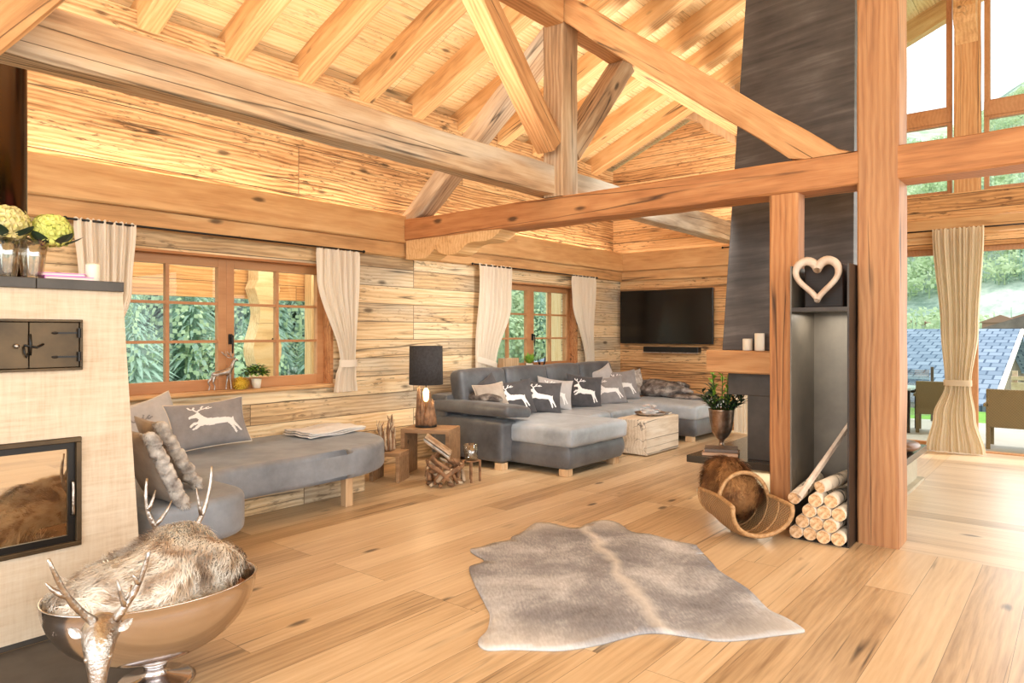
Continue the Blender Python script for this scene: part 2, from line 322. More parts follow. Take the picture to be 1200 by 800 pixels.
class M:
    def __init__(s): s.v = []; s.f = []; s.mi = []; s.cur = 0
    def add(s, vs, fs, mat=None):
        n = len(s.v)
        s.v += [tuple(mat @ V(v)) if mat else tuple(v) for v in vs]
        s.f += [tuple(i+n for i in f) for f in fs]; s.mi += [s.cur]*len(fs); return s
    def box(s, c, d, mat=None):
        x, y, z = c; a, b, h = d[0]/2, d[1]/2, d[2]/2
        vs = [(x+i*a, y+j*b, z+k*h) for i in (-1, 1) for j in (-1, 1) for k in (-1, 1)]
        return s.add(vs, [(0, 1, 3, 2), (4, 6, 7, 5), (0, 4, 5, 1), (2, 3, 7, 6), (0, 2, 6, 4), (1, 5, 7, 3)], mat)
    def bx(s, x0, x1, y0, y1, z0, z1, mat=None):
        return s.box(((x0+x1)/2, (y0+y1)/2, (z0+z1)/2), (abs(x1-x0), abs(y1-y0), abs(z1-z0)), mat)
    def prism(s, poly, h0, h1, ax='z', mat=None):
        def p(a, b, h):
            return {'z': (a, b, h), 'y': (a, h, b), 'x': (h, a, b)}[ax]
        n = len(poly)
        vs = [p(a, b, h0) for a, b in poly]+[p(a, b, h1) for a, b in poly]
        ar = sum(poly[i][0]*poly[(i+1) % n][1]-poly[(i+1) % n][0]*poly[i][1] for i in range(n))
        fs = [tuple(range(n))[::-1], tuple(range(n, 2*n))]+[(i, (i+1) % n, n+(i+1) % n, n+i) for i in range(n)]
        if (ar < 0) != (ax == 'y'): fs = [f[::-1] for f in fs]
        return s.add(vs, fs, mat)
    def tube(s, pts, rad, seg=8, cap=True, mat=None, flat=1.0):
        pts = [V(p) for p in pts]; n = len(pts)
        if not hasattr(rad, '__len__'): rad = [rad]*n
        vs = []; up = None
        for i, p in enumerate(pts):
            t = (pts[min(i+1, n-1)]-pts[max(i-1, 0)]).normalized()
            if up is None: up = t.orthogonal().normalized()
            up = (up-t*up.dot(t)); up = up.normalized() if up.length > 1e-6 else t.orthogonal().normalized()
            b = t.cross(up)
            for k in range(seg):
                an = 2*PI*k/seg
                vs.append(p+(up*math.cos(an)+b*math.sin(an)*flat)*rad[i])
        fs = [(i*seg+k, i*seg+(k+1) % seg, (i+1)*seg+(k+1) % seg, (i+1)*seg+k) for i in range(n-1) for k in range(seg)]
        if cap: fs += [tuple(range(seg))[::-1], tuple((n-1)*seg+k for k in range(seg))]
        return s.add(vs, fs, mat)
    def lathe(s, prof, c=(0, 0, 0), seg=32, mat=None, sx=1, sy=1, fn=None):
        vs = []
        for r, z in prof:
            for k in range(seg):
                an = 2*PI*k/seg; rr = r*(fn(an, z) if fn else 1)
                vs.append((c[0]+rr*math.cos(an)*sx, c[1]+rr*math.sin(an)*sy, c[2]+z))
        n = len(prof)
        fs = [(i*seg+k, i*seg+(k+1) % seg, (i+1)*seg+(k+1) % seg, (i+1)*seg+k) for i in range(n-1) for k in range(seg)]
        if prof[0][0] > 1e-5: fs.append(tuple(range(seg))[::-1])
        if prof[-1][0] > 1e-5: fs.append(tuple((n-1)*seg+k for k in range(seg)))
        return s.add(vs, fs, mat)
    def grid(s, fn, nu, nv, mat=None, wrap=False):
        vs = [fn(i/nu, j/nv) for j in range(nv+1) for i in range(nu+1)]
        fs = [(j*(nu+1)+i, j*(nu+1)+i+1, (j+1)*(nu+1)+i+1, (j+1)*(nu+1)+i) for j in range(nv) for i in range(nu)]
        return s.add(vs, fs, mat)
    def ball(s, c, r, nu=12, nv=8, mat=None, j=0):
        rx, ry, rz = r if hasattr(r, '__len__') else (r, r, r)
        vs = [];
        for b in range(nv+1):
            ph = PI*b/nv
            for a in range(nu):
                th = 2*PI*a/nu; q = V((math.cos(th)*math.sin(ph), math.sin(th)*math.sin(ph), -math.cos(ph)))
                k = 1+j*noise.noise(q*2+V(c)*7)
                vs.append((c[0]+q.x*rx*k, c[1]+q.y*ry*k, c[2]+q.z*rz*k))
        fs = [(b*nu+a, b*nu+(a+1) % nu, (b+1)*nu+(a+1) % nu, (b+1)*nu+a) for b in range(nv) for a in range(nu)]
        return s.add(vs, fs, mat)
    def rbox(s, c, h, r=.05, n=10, puff=0, wr=0, mat=None, seed=0, bul=0):
        """soft box: h = half sizes, r = edge radius, puff = how far the top swells"""
        hx, hy, hz = h; r = min(r, hx, hy, hz)
        for ax in range(3):
            for sg in (-1, 1):
                def fn(u, v, ax=ax, sg=sg):
                    def sp(t): t = t*2-1; return math.copysign(1-(1-abs(t))**1.8, t)
                    a, b = sp(u), sp(v)
                    q = [0, 0, 0]; q[ax] = sg; q[(ax+1) % 3] = a*sg; q[(ax+2) % 3] = b
                    q = V((q[0]*hx, q[1]*hy, q[2]*hz))
                    i = V((max(-hx+r, min(hx-r, q.x)), max(-hy+r, min(hy-r, q.y)), max(-hz+r, min(hz-r, q.z))))
                    d = q-i
                    if d.length > 1e-9: q = i+d.normalized()*r
                    k = max(0, 1-(q.x/hx)**2)*max(0, 1-(q.y/hy)**2)
                    if q.z > 0: q.z += puff*k**.5*(q.z/hz)
                    if bul:
                        e = 1-(q.z/hz)**2
                        q.x += bul*e*(q.x/hx); q.y += bul*e*(q.y/hy)
                    if wr: q += V((0, 0, 1))*wr*noise.noise(V((q.x*9, q.y*9, q.z*9+seed)))+V((q.x/hx, q.y/hy, 0))*wr*.6*noise.noise(V((q.x*14, q.y*14, q.z*14+seed+5)))
                    return (c[0]+q.x, c[1]+q.y, c[2]+q.z)
                s.grid(fn, n, n, mat)
        return s
    def build(s, name, mat, parent=None, smooth=False, bevel=0, label=None, cat=None, group=None, kind=None, local=False, weld=False):
        mats = mat if isinstance(mat, (list, tuple)) else [mat]
        if parent is not None:
            if local: vs = s.v
            else:
                inv = PW(parent).inverted(); vs = [tuple(inv @ V(v)) for v in s.v]
            org = V((0, 0, 0))
        else:
            xs = [v[0] for v in s.v]; ys = [v[1] for v in s.v]; zs = [v[2] for v in s.v]
            org = V(((min(xs)+max(xs))/2, (min(ys)+max(ys))/2, min(zs)))
            vs = [tuple(V(v)-org) for v in s.v]
        me = bpy.data.meshes.new(name); me.from_pydata(vs, [], s.f)
        for m in mats: me.materials.append(m)
        if len(mats) > 1: me.polygons.foreach_set('material_index', s.mi)
        if smooth: me.polygons.foreach_set('use_smooth', [True]*len(me.polygons))
        me.update()
        if weld:
            bm = bmesh.new(); bm.from_mesh(me); bmesh.ops.remove_doubles(bm, verts=bm.verts, dist=1e-4); bm.to_mesh(me); bm.free()
        o = bpy.data.objects.new(name, me); COL.objects.link(o)
        if parent is not None: o.parent = parent
        else: o.location = org
        if bevel:
            b = o.modifiers.new('bevel', 'BEVEL'); b.width = bevel; b.segments = 2; b.limit_method = 'ANGLE'
        return tag(o, label, cat, group, kind)

def PW(o):
    m = Matrix.LocRotScale(o.location, o.rotation_euler, o.scale)
    return PW(o.parent) @ m if o.parent else m

def beam(name, p0, p1, w, h, mat, label=None, cat='beam', group=None, up=(0, 0, 1), parent=None, prof=None, jit=.006, roll=0, kind=None):
    """hewn beam from p0 to p1 (centre line), local X along the grain, w sideways, h upward"""
    p0, p1 = V(p0), V(p1); L = (p1-p0).length; x = (p1-p0).normalized()
    y = V(up).cross(x).normalized(); z = x.cross(y)
    R = Matrix((x, y, z)).transposed()
    n = max(2, int(L/.12)); sd = random.random()*50
    vs = []
    ch = .012
    sec = [(-w/2+ch, -h/2), (w/2-ch, -h/2), (w/2, -h/2+ch), (w/2, h/2-ch), (w/2-ch, h/2), (-w/2+ch, h/2), (-w/2, h/2-ch), (-w/2, -h/2+ch)]
    for i in range(n+1):
        t = i/n*L
        for k, (a, b) in enumerate(sec):
            e = jit*noise.noise(V((t*2.3, k*.9, sd))); g = jit*noise.noise(V((t*2.3, k*.9+7, sd+3)))
            vs.append((t, a+e, b+g))
    fs = [(i*8+k, i*8+(k+1) % 8, (i+1)*8+(k+1) % 8, (i+1)*8+k) for i in range(n) for k in range(8)]
    fs = [f[::-1] for f in fs]
    fs += [tuple(range(8)), tuple(n*8+k for k in range(8))[::-1]]
    me = bpy.data.meshes.new(name); me.from_pydata(vs, [], [f[::-1] for f in fs]); me.materials.append(mat); me.update()
    o = bpy.data.objects.new(name, me); COL.objects.link(o)
    o.location = p0; o.rotation_euler = R.to_euler()
    if parent: 
        o.parent = parent; mm = PW(parent).inverted() @ Matrix.LocRotScale(p0, R.to_euler(), None)
        o.location = mm.to_translation(); o.rotation_euler = mm.to_euler()
    return tag(o, label, cat if not parent else None, group, kind)

def struct(o, name=None): o['kind'] = 'structure'; return o
# ================================================================ ARCHITECTURE
def S(m, name, mat, **kw):
    lab = kw.pop('label', None); cat = kw.pop('cat', None)
    return m.build(name, mat, kind='structure', label=lab, cat=cat, **kw)

# floor: boards run along X in the hall, crosswise beyond the big post
S(M().bx(-3.5, 5.07, -6.2, 6.2, -.12, 0).bx(5.07, 9.9, 1.17, 6.2, -.12, 0), 'floor', MT['floor'], label='light oak plank floor of the living hall', cat='floor')
S(M().bx(5.07, 9.9, -6.2, 1.17, -.12, 0), 'floor', MT['floor_y'], label='pale oak floor with boards laid crosswise by the glazed gable', cat='floor')

# window wall with two openings, lower (thick) part and set-back upper part
m = M()
W1 = (2.13, 4.23); W2 = (6.6, 8.55); zb, zt = .87, 2.07
for a, b in ((-3.5, W1[0]), (W1[1], W2[0]), (W2[1], 10.0)): m.bx(a, b, 5.75, 6.05, 0, 2.55)
for a, b in (W1, W2): m.bx(a, b, 5.75, 6.05, 0, zb); m.bx(a, b, 5.75, 6.05, zt, 2.55)
S(m, 'wall_left', MT['wall'], label='weathered plank wall with two windows', cat='wall')
S(M().bx(-3.5, 10.0, 5.95, 6.15, 2.55, 4.02), 'wall_left', MT['wall_up'], label='rough sawn upper wall lit from the cornice below', cat='wall')
# gable wall
m = M()
m.bx(9.77, 10.05, 3.9, 6.05, 0, 2.6)
m.prism([(2.45, 2.6), (6.1, 2.6), (6.1, 3.98), (2.45, 5.5)], 9.88, 10.1, 'x')
m.bx(9.77, 10.05, 2.35, 2.6, 0, 3.1)
S(m, 'wall_far', MT['wall_y'], label='gable wall of warm reclaimed planks behind the television', cat='wall')
S(M().bx(9.72, 10.05, -6.2, 3.9, 2.42, 3.06), 'wall_far', MT['wall_y'], label='deep timber band between gable door and upper windows', cat='wall')
# cornice boards hiding the light strip
def cb(p0, p1, w, h, lab, mat='corn', nm='trim_1'):
    o = beam(nm, p0, p1, w, h, MT[mat], lab, 'trim', jit=.004); o['kind'] = 'structure'; return o
cb((-3.5, 5.67, 2.515), (9.7, 5.67, 2.515), .045, .29, 'tall cornice board along window wall, pale band of light above it', nm='trim_1')
cb((-3.5, 5.715, 2.295), (9.75, 5.715, 2.295), .06, .155, 'lower cornice board under the tall one on window wall', nm='trim_2')
cb((9.69, 5.69, 2.515), (9.69, 2.5, 2.515), .045, .29, 'tall cornice board along gable wall above the television', nm='trim_3')
cb((9.735, 5.69, 2.295), (9.735, 3.85, 2.295), .06, .155, 'lower cornice board on gable wall above the television', nm='trim_4')
cb((9.69, 2.35, 2.66), (9.69, -6, 2.66), .08, .2, 'rounded rail board above the gable curtain', nm='trim_5')

# roof
def rz(y): return 4.14+.424*(5.95-y) if y >= -.5 else 4.14+.424*6.45-.424*(-.5-y)
m = M()
y0, y1 = 6.3, -.5
m.prism([(6.3, rz(6.3)), (-.5, rz(-.5)), (-.5, rz(-.5)+.06), (6.3, rz(6.3)+.06)], -3.5, 10.0, 'x')
S(m, 'ceiling', MT['ceil'], label='bright boarded slope of the roof above the rafters', cat='ceiling')
S(M().prism([(-.5, rz(-.5)), (-6.5, rz(-6.5)), (-6.5, rz(-6.5)+.06), (-.5, rz(-.5)+.06)], -3.5, 10.0, 'x'), 'ceiling', MT['ceil'], label='opposite boarded slope of the roof beyond the ridge', cat='ceiling')
ordn = ['first', 'second', 'third', 'fourth', 'fifth', 'sixth', 'seventh', 'eighth', 'ninth', 'tenth', 'eleventh', 'twelfth', 'thirteenth', 'fourteenth', 'fifteenth', 'sixteenth']
dv = V((0, -1, .424)).normalized()
for k in range(-3, 10):
    x = 2.46+.752*k+.09
    lab = 'sloping pale roof rafter, %s from the left along the window wall' % (ordn[k] if k >= 0 else '')
    if k < 0: lab = 'sloping roof rafter above the stove, cut by the top edge of the photo'
    a = V((x, 5.95, 4.14-.125)); b = V((x, -.4, rz(-.4)-.125))
    beam('roof_rafter', a-dv*.11, b, .18, .25, MT['rafter'], lab, 'rafter', 'rafters of the roof slope')

# timber frame
def clampz(o, z):
    mw = Matrix.LocRotScale(o.location, o.rotation_euler, None); iv = mw.inverted()
    for v in o.data.vertices:
        q = mw @ v.co
        if q.z < z: q.z = z; v.co = iv @ q
    return o
beam('longitudinal_beam', (-3.4, 3.76, 2.77), (9.7, 3.76, 2.77), .2, .26, MT['beam_grey'], 'long weathered beam running the length of the hall over the stove', 'beam', jit=.012)
tie = thing('tie_beam', 'heavy brown cross beam with carved foot resting on the big post', 'beam', (5.21, 1.0, 2.4))
beam('beam_shaft', (5.21, 5.64, 2.505), (5.21, -5.5, 2.505), .28, .225, MT['beam_red'], parent=tie, jit=.01)
cp = [(5.64, 2.40), (5.64, 2.19), (5.34, 2.185), (5.27, 2.22), (5.21, 2.27), (5.17, 2.255), (5.13, 2.225), (5.05, 2.20), (4.98, 2.192), (4.9, 2.2), (4.84, 2.225), (4.79, 2.265), (4.73, 2.292), (4.66, 2.302), (4.5, 2.295), (4.42, 2.31), (4.33, 2.36), (4.29, 2.40)]
M().prism(cp, 5.09, 5.33, 'x').build('carved_foot', MT['rafter'], tie, label='carved wavy foot under the wall end')
beam('main_post', (5.21, 1.047, 0), (5.21, 1.047, 5.9), .25, .28, MT['post'], 'big square reddish post with long crack, in front of the garden view', 'post', up=(1, 0, 0), jit=.005)
beam('short_post', (5.155, 1.655, 0), (5.155, 1.655, 2.39), .2, .16, MT['beam_red'], 'slim post under the cross beam, left of the firewood niche', 'post', up=(1, 0, 0), jit=.006)
beam('king_post', (5.19, 3.68, 2.62), (5.19, 3.68, 4.16), .22, .24, MT['beam_grey'], 'short upright post in the middle of the roof truss', 'post', up=(1, 0, 0), jit=.01)
clampz(beam('truss_rafter', (5.2, 1.16, 2.42), (5.2, 3.62, 4.33), .24, .21, MT['beam'], 'big diagonal truss timber falling to the right onto the cross beam', 'beam', jit=.012), 2.618)
clampz(beam('truss_rafter', (5.2, 5.87, 2.435), (5.2, 3.74, 4.12), .2, .2, MT['beam_grey'], 'diagonal truss timber rising from the window wall to the king post', 'beam', jit=.012), 2.618)
beam('ridge_purlin', (-3.4, 3.66, 4.27), (5.07, 3.66, 4.27), .2, .24, MT['beam'], 'upper longitudinal timber coming towards the camera at the truss peak', 'beam', jit=.01)
beam('ridge_purlin', (5.33, 3.66, 4.27), (9.85, 3.66, 4.27), .2, .24, MT['beam'], 'upper longitudinal timber behind the truss, running to the gable', 'beam', jit=.01)
beam('knee_brace', (5.03, 3.68, 3.06), (3.93, 3.68, 4.2), .19, .2, MT['beam'], 'steep knee brace on the near side of the king post', 'beam', jit=.01)
beam('knee_brace', (5.3, 3.68, 3.06), (6.3, 3.68, 4.16), .19, .2, MT['beam_grey'], 'knee brace on the far side of the king post', 'beam', jit=.01)
beam('knee_brace', (.72, 3.54, 2.52), (2.05, 3.54, 4.25), .2, .24, MT['beam'], 'dark diagonal brace in the top left corner of the photo', 'beam', jit=.01)
# carved purlin end on the gable wall
cp = [(4.62, 4.62), (4.30, 4.46), (4.22, 4.33), (4.10, 4.28), (3.98, 4.22), (3.9, 4.12), (3.78, 4.07), (3.78, 4.95), (4.62, 4.62)]
M().prism(cp[:-1], 9.55, 9.86, 'x').build('carved_bracket', MT['leg'], None, label='pale carved bracket high on the gable wall beside the hood', cat='bracket')

# ---------------------------------------------------------------- windows of the left wall
def casement(x0, x1, cols, parent, hinge):
    fw = .075; Y0, Y1 = 5.87, 5.93
    sh = M()
    sh.bx(x0, x0+fw, Y0, Y1, .9, 2.05).bx(x1-fw, x1, Y0, Y1, .9, 2.05).bx(x0+fw, x1-fw, Y0, Y1, .9, .9+fw+.02).bx(x0+fw, x1-fw, Y0, Y1, 2.05-fw, 2.05)
    sa = sh.build('window_sash', MT['win'], parent, bevel=.004)
    mb = M()
    for c in range(1, cols):
        x = x0+(x1-x0)*c/cols; mb.bx(x-.014, x+.014, Y0+.006, Y1-.006, .99, 1.98)
    for z in (1.325, 1.655): mb.bx(x0+fw, x1-fw, Y0+.01, Y1-.01, z-.012, z+.012)
    mb.build('glazing_bar', MT['win'], sa)
    M().bx(x0+fw-.005, x1-fw+.005, 5.897, 5.903, .99, 1.98).build('pane', MT['pane'], sa)
def window(n, X0, X1, lab):
    w = thing('window_%d' % n, lab, 'window', ((X0+X1)/2, 5.9, .87)); w['kind'] = 'structure'
    M().bx(X0, X0+.03, 5.752, 6.0, .87, 2.07).bx(X1-.03, X1, 5.752, 6.0, .87, 2.07).bx(X0, X1, 5.752, 6.0, 2.05, 2.07).build('jamb_lining', MT['beam_red'], w)
    beam('window_sill', (X0-.06, 5.80, .883), (X1+.06, 5.80, .883), .2, .035, MT['corn'], parent=w, jit=.002)
    xm = (X0+X1)/2
    casement(X0+.03, xm, 2, w, 0); casement(xm, X1-.03, 2, w, 1)
    h = M().bx(xm+.015, xm+.05, 5.853, 5.869, 1.30, 1.39).bx(xm+.022, xm+.043, 5.82, 5.86, 1.36, 1.38).tube([(xm+.033, 5.825, 1.37), (xm+.034, 5.822, 1.30), (xm+.034, 5.826, 1.22)], [.009, .009, .007], 8)
    h.build('window_handle', MT['black'], w, bevel=.003)
window(1, W1[0], W1[1], 'large wooden casement window above the grey bench')
window(2, W2[0], W2[1], 'smaller wooden casement window behind the sofa')

# ---------------------------------------------------------------- glazed gable
def fr(m, y0, y1, z0, z1, t=.07, x0=9.82, x1=9.9):
    m.bx(x0, x1, y0, y0+t, z0, z1).bx(x0, x1, y1-t, y1, z0, z1).bx(x0, x1, y0+t, y1-t, z0, z0+t).bx(x0, x1, y0+t, y1-t, z1-t, z1)
d = thing('door_1', 'tall glazed terrace door with its slim timber frame', 'door', (9.86, 1.9, 0)); d['kind'] = 'structure'
m = M(); fr(m, .96, 2.35, 0, 2.42, .075); m.build('door_frame', MT['win'], d, bevel=.004)
M().bx(9.857, 9.863, 1.03, 2.28, .07, 2.35).build('pane', MT['pane'], d)
d = thing('door_2', 'wide sliding glass panel open to the terrace on the right', 'door', (9.86, -.5, 0)); d['kind'] = 'structure'
m = M(); m.bx(9.82, 9.9, -2.2, .96, 2.36, 2.42).bx(9.82, 9.9, -2.27, -2.2, 0, 2.42).bx(9.8, 9.92, -2.2, .96, -.005, .012); m.build('door_frame', MT['win'], d, bevel=.004)
d = thing('door_3', 'glazed garden door behind the fireplace', 'door', (9.86, 3.2, 0)); d['kind'] = 'structure'
m = M(); fr(m, 2.6, 3.9, 0, 2.42, .075); m.build('door_frame', MT['win'], d, bevel=.004)
M().bx(9.857, 9.863, 2.67, 3.83, .07, 2.35).build('pane', MT['pane'], d)
for n, (a, b, lab) in enumerate(((1.22, 2.42, 'upper gable window just right of the big post'), (-.75, .9, 'upper gable window at the right edge of the photo'), (-3.2, -1.1, 'upper gable window outside the right edge'))):
    w = thing('window_%d' % (n+3), lab, 'window', (9.86, (a+b)/2, 3.06)); w['kind'] = 'structure'
    top = 5.95 if n == 0 else 6.1
    m = M(); fr(m, a, b, 3.06, 3.95, .05); fr(m, a, b, 4.06, top, .06); m.bx(9.80, 9.9, a, b, 3.93, 4.1)
    m.build('window_frame', MT['win'], w, bevel=.004)
    M().bx(9.857, 9.863, a+.04, b-.04, 3.1, 3.91).bx(9.857, 9.863, a+.04, b-.04, 4.11, top-.04).build('pane', MT['pane'], w)
beam('gable_post', (9.8, 1.06, 3.06), (9.8, 1.06, 6.1), .26, .14, MT['beam'], 'upright timber post between the two upper gable windows', 'post', up=(1, 0, 0))
cp = [(9.55, 5.25), (9.5, 5.16), (9.5, 5.05), (9.53, 4.98), (9.6, 4.95), (9.68, 4.88), (9.73, 4.8), (9.73, 5.4), (9.55, 5.4)]
M().prism(cp, .95, 1.17, 'y').build('purlin_bracket', MT['corn'], None, label='carved bracket on top of the post between gable windows', cat='bracket')

# ---------------------------------------------------------------- curtains
def curtain(name_label, along, x0, x1, fix, ztop, zbot, gather, mat, folds=7, tie=None, side=0, depth=.024):
    """along 'x': hangs in plane y=fix; 'y': plane x=fix. gather(t)->(left,right) offsets as t goes 0 top..1 bottom"""
    t_ = thing('curtain', name_label, 'curtain', ((x0+x1)/2, fix, zbot) if along == 'x' else (fix, (x0+x1)/2, zbot))
    ph = random.random()*6
    def fn(u, v, off=0):
        l, r = gather(v); a, b = x0+l, x1+r
        uu = u+.012*math.sin(u*17+v*5+ph)
        x = a+(b-a)*uu
        w = (b-a)/(x1-x0)
        d = depth*(.7+.3*w)*math.sin(uu*folds*2*PI+ph+.9*math.sin(v*3+ph+uu*5)+1.3*math.sin(uu*9+ph)) *(.75+.25*math.sin(uu*23+ph)) + .010*math.sin(uu*folds*4.6*PI+2+v*3)
        if v < .04: d *= .55+v*10
        z = ztop-(ztop-zbot)*v
        if v < .02: z += .008*math.sin(uu*70)
        d += off
        return (x, fix+d, z) if along == 'x' else (fix+d, x, z)
    m = M(); m.grid(fn, 130, 50); m.grid(lambda u, v: fn(u, v, .006), 130, 50)
    m.build('cloth', mat, t_, smooth=True)
    if tie is not None:
        l, r = gather(tie); a, b = x0+l-.012, x1+r+.012; z = ztop-(ztop-zbot)*tie; mm = M(); pts = []
        for k in range(25):
            an = 2*PI*k/24; px = (a+b)/2+(b-a)/2*math.cos(an); py = fix+(depth+.022)*math.sin(an)
            pz = z+side*(px-(a+b)/2)
            pts.append((px, py, pz) if along == 'x' else (py, px, pz))
        def tf(u, v):
            p = pts[min(24, int(round(u*24)))]; return (p[0], p[1], p[2]+(v-.5)*.07)
        mm.grid(tf, 24, 2); mm.build('tie_band', mat, t_, smooth=True)
    return t_
def lerp(pts, t):
    for (a, v0), (b, v1) in zip(pts, pts[1:]):
        if t <= b:
            k = (t-a)/(b-a); k = k*k*(3-2*k)
            return tuple(p+(q-p)*k for p, q in zip(v0, v1))
    return pts[-1][1]
curtain('cream curtain left of the large window, partly behind the stove', 'x', 1.9, 2.33, 5.64, 2.235, .82,
        lambda t: lerp([(0, (0, 0)), (.35, (.03, -.03)), (.8, (.03, -.24)), (1, (.02, -.22))], t), MT['curtain'], 6, .8)
curtain('cream curtain right of the large window above the bench', 'x', 3.97, 4.47, 5.64, 2.215, .82,
        lambda t: lerp([(0, (0, 0)), (.2, (.0, 0)), (.78, (.27, -.05)), (.9, (.22, -.04)), (1, (.2, -.02))], t), MT['curtain'], 6, .80)
curtain('cream curtain left of the small window, tied back over the sofa', 'x', 6.25, 6.9, 5.64, 2.235, .7,
        lambda t: lerp([(0, (0, 0)), (.3, (0, -.02)), (.8, (-.02, -.32)), (1, (0, -.2))], t), MT['curtain'], 7, .78, -.25)
curtain('cream curtain between the small window and room corner', 'x', 8.27, 8.84, 5.64, 2.23, .72,
        lambda t: lerp([(0, (0, 0)), (.25, (.03, 0)), (.85, (.34, -.04)), (1, (.33, -.02))], t), MT['curtain'], 7, .84)
curtain('floor-length cream curtain in front of the terrace door', 'y', .87, 1.38, 9.55, 2.62, .012,
        lambda t: lerp([(0, (0, 0)), (.45, (.06, -.08)), (.7, (.13, -.12)), (.84, (.08, 0.0)), (1, (-.02, .08))], t), MT['curtain2'], 7, .69)
curtain('pale curtain seen through the open fireplace', 'y', 3.48, 3.80, 9.55, 2.4, .012,
        lambda t: (0, 0), MT['curtain'], 5)
def rod(lab, p0, p1, br):
    t_ = thing('curtain_rod', lab, 'curtain rod', p0)
    M().tube([p0, p1], .009, 8).build('rod', MT['black'], t_, smooth=True)
    for b, e in br: M().tube([b, e], .007, 6).build('bracket', MT['black'], t_)
    for q in (p0, p1): M().ball(q, .016).build('finial', MT['black'], t_, smooth=True)
rod('black curtain rod over the large window', (1.84, 5.64, 2.222), (4.52, 5.64, 2.222), [((3.2, 5.64, 2.222), (3.2, 5.685, 2.235))])
rod('black curtain rod over the small window behind the sofa', (6.15, 5.64, 2.225), (8.9, 5.64, 2.225), [((7.55, 5.64, 2.225), (7.55, 5.685, 2.24))])
rod('long black curtain rail over the terrace doors', (9.6, 3.98, 2.615), (9.6, -2.4, 2.615), [((9.6, 1.8, 2.615), (9.65, 1.8, 2.63))])

# ================================================================ FIREPLACE
fp = thing('fireplace', 'open double-sided fireplace with slate hood, oak mantel and dark stone hearth', 'fireplace', (6.6, 1.9, 0))
m = M()  # tapering hood
b = [(5.9, 2.45), (5.9, 1.39), (7.4, 1.39), (7.4, 2.45)]; tp = [(6.12, 2.235), (6.12, 1.42), (7.1, 1.42), (7.1, 2.235)]
zb_, zt_ = 1.25, 5.65
m.add([(x, y, zb_) for x, y in b]+[(x, y, zt_) for x, y in tp], [(0, 1, 5, 4)[::-1], (1, 2, 6, 5)[::-1], (2, 3, 7, 6)[::-1], (3, 0, 4, 7)[::-1], (0, 1, 2, 3), (4, 5, 6, 7)[::-1]])
m.build('chimney_hood', MT['hood'], fp, bevel=.006, label='tall tapering slate-dark hood')
beam('mantel_beam', (5.95, 2.52, 1.155), (5.95, 1.45, 1.155), .44, .19, MT['beam'], parent=fp, jit=.003).data.name
M().bx(6.17, 7.45, 1.4, 2.5, 1.06, 1.25).build('hood_base', MT['steel'], fp)
M().bx(5.86, 7.3, 1.3, 2.38, .87, 1.06).build('lintel', MT['slab'], fp, bevel=.004)
M().bx(5.86, 6.2, 1.3, 2.21, .33, .87).build('fireplace_pier', MT['slab'], fp, bevel=.004, label='near dark pier')
M().bx(7.02, 7.3, 1.3, 2.3, .33, .87).build('fireplace_pier', MT['slab'], fp, bevel=.004, label='far dark pier')
M().bx(5.72, 7.7, 1.16, 2.70, .268, .33).build('hearth_slab', MT['hearth_stone'], fp, bevel=.004)
M().bx(5.88, 7.55, 1.22, 2.58, .02, .268).build('hearth_base', MT['hearth_side'], fp)
M().bx(5.80, 7.62, 1.17, 2.64, 0, .03).build('plinth', MT['hearth_side'], fp)
for n, (x, y, h, r, lab) in enumerate(((5.81, 2.19, .10, .04, 'short ivory candle on the oak mantel'), (5.80, 2.085, .145, .04, 'tall ivory candle on the oak mantel beside the post'))):
    M().lathe([(r*.93, 0), (r, .004), (r, h-.006), (r*.93, h), (r*.6, h-.004), (0, h-.006)], (x, y, 1.252), 24).build('pillar_candle', MT['wax'], None, True, label=lab, cat='candle', group='candles on the mantel')

# firewood niche
ns = thing('firewood_shelf', 'tall narrow dark steel niche holding firewood beside the big post', 'shelf', (5.1, 1.38, 0))
X0, X1, Y0, Y1 = 4.9, 5.42, 1.18, 1.555
M().bx(X0, X1, 1.178, 1.19, 0, 1.856).build('side_panel', MT['steel'], ns, label='brown right side panel')
M().bx(X0, X1, 1.543, 1.552, 0, 1.856).build('side_panel', MT['steel_back'], ns, label='left side panel of raw steel')
M().bx(5.41, 5.42, 1.19, 1.543, 0, 1.856).build('back_panel', MT['steel_back'], ns)
M().bx(X0, 5.41, 1.19, 1.543, 1.545, 1.572).build('shelf', MT['steel'], ns)
M().bx(X0, 5.41, 1.19, 1.543, .0, .012).build('base_plate', MT['black'], ns)
# woven box on the niche shelf
bx_ = M(); bx_.bx(5.02, 5.3, 1.245, 1.495, 1.572, 1.87)
bx_.build('woven_box', wood('dark_weave', (44, 26, 18), (66, 42, 30), (84, 58, 42), 'Y', (.02, .05), rough=.6, knots=0, cracks=0, gap=.003), None, bevel=.01, label='dark brown woven box on top shelf of the niche', cat='box')
M().rbox((5.15, 1.4, 1.878), (.1, .1, .012), .01, 6, 0, .01).build('lace_cloth', MT['white_cloth'], None, True, label='bit of white lace cloth on the dark woven box', cat='cloth')
# heart
def heartpt(t):
    x = 16*math.sin(t)**3; y = 13*math.cos(t)-5*math.cos(2*t)-2*math.cos(3*t)-math.cos(4*t); return x/17, y/17
hp = []
cx, cy, cz = 4.93, 1.385, 1.775
ht = thing('heart_ornament', 'pale carved wooden heart frame hanging in front of the niche', 'ornament', (cx, cy, 1.58))
for sgn in (1, -1):
    pts = []; rad = []
    for k in range(0, 29):
        t = PI*k/28; x, y = heartpt(t); pts.append((cx+.008*math.sin(t*3), cy-sgn*x*.146, cz+y*.158)); rad.append(.019+.011*math.sin(PI*min(1, k/20+.2)))
    M().tube(pts, rad, 10).build('heart_half', MT['heart'], ht, True)
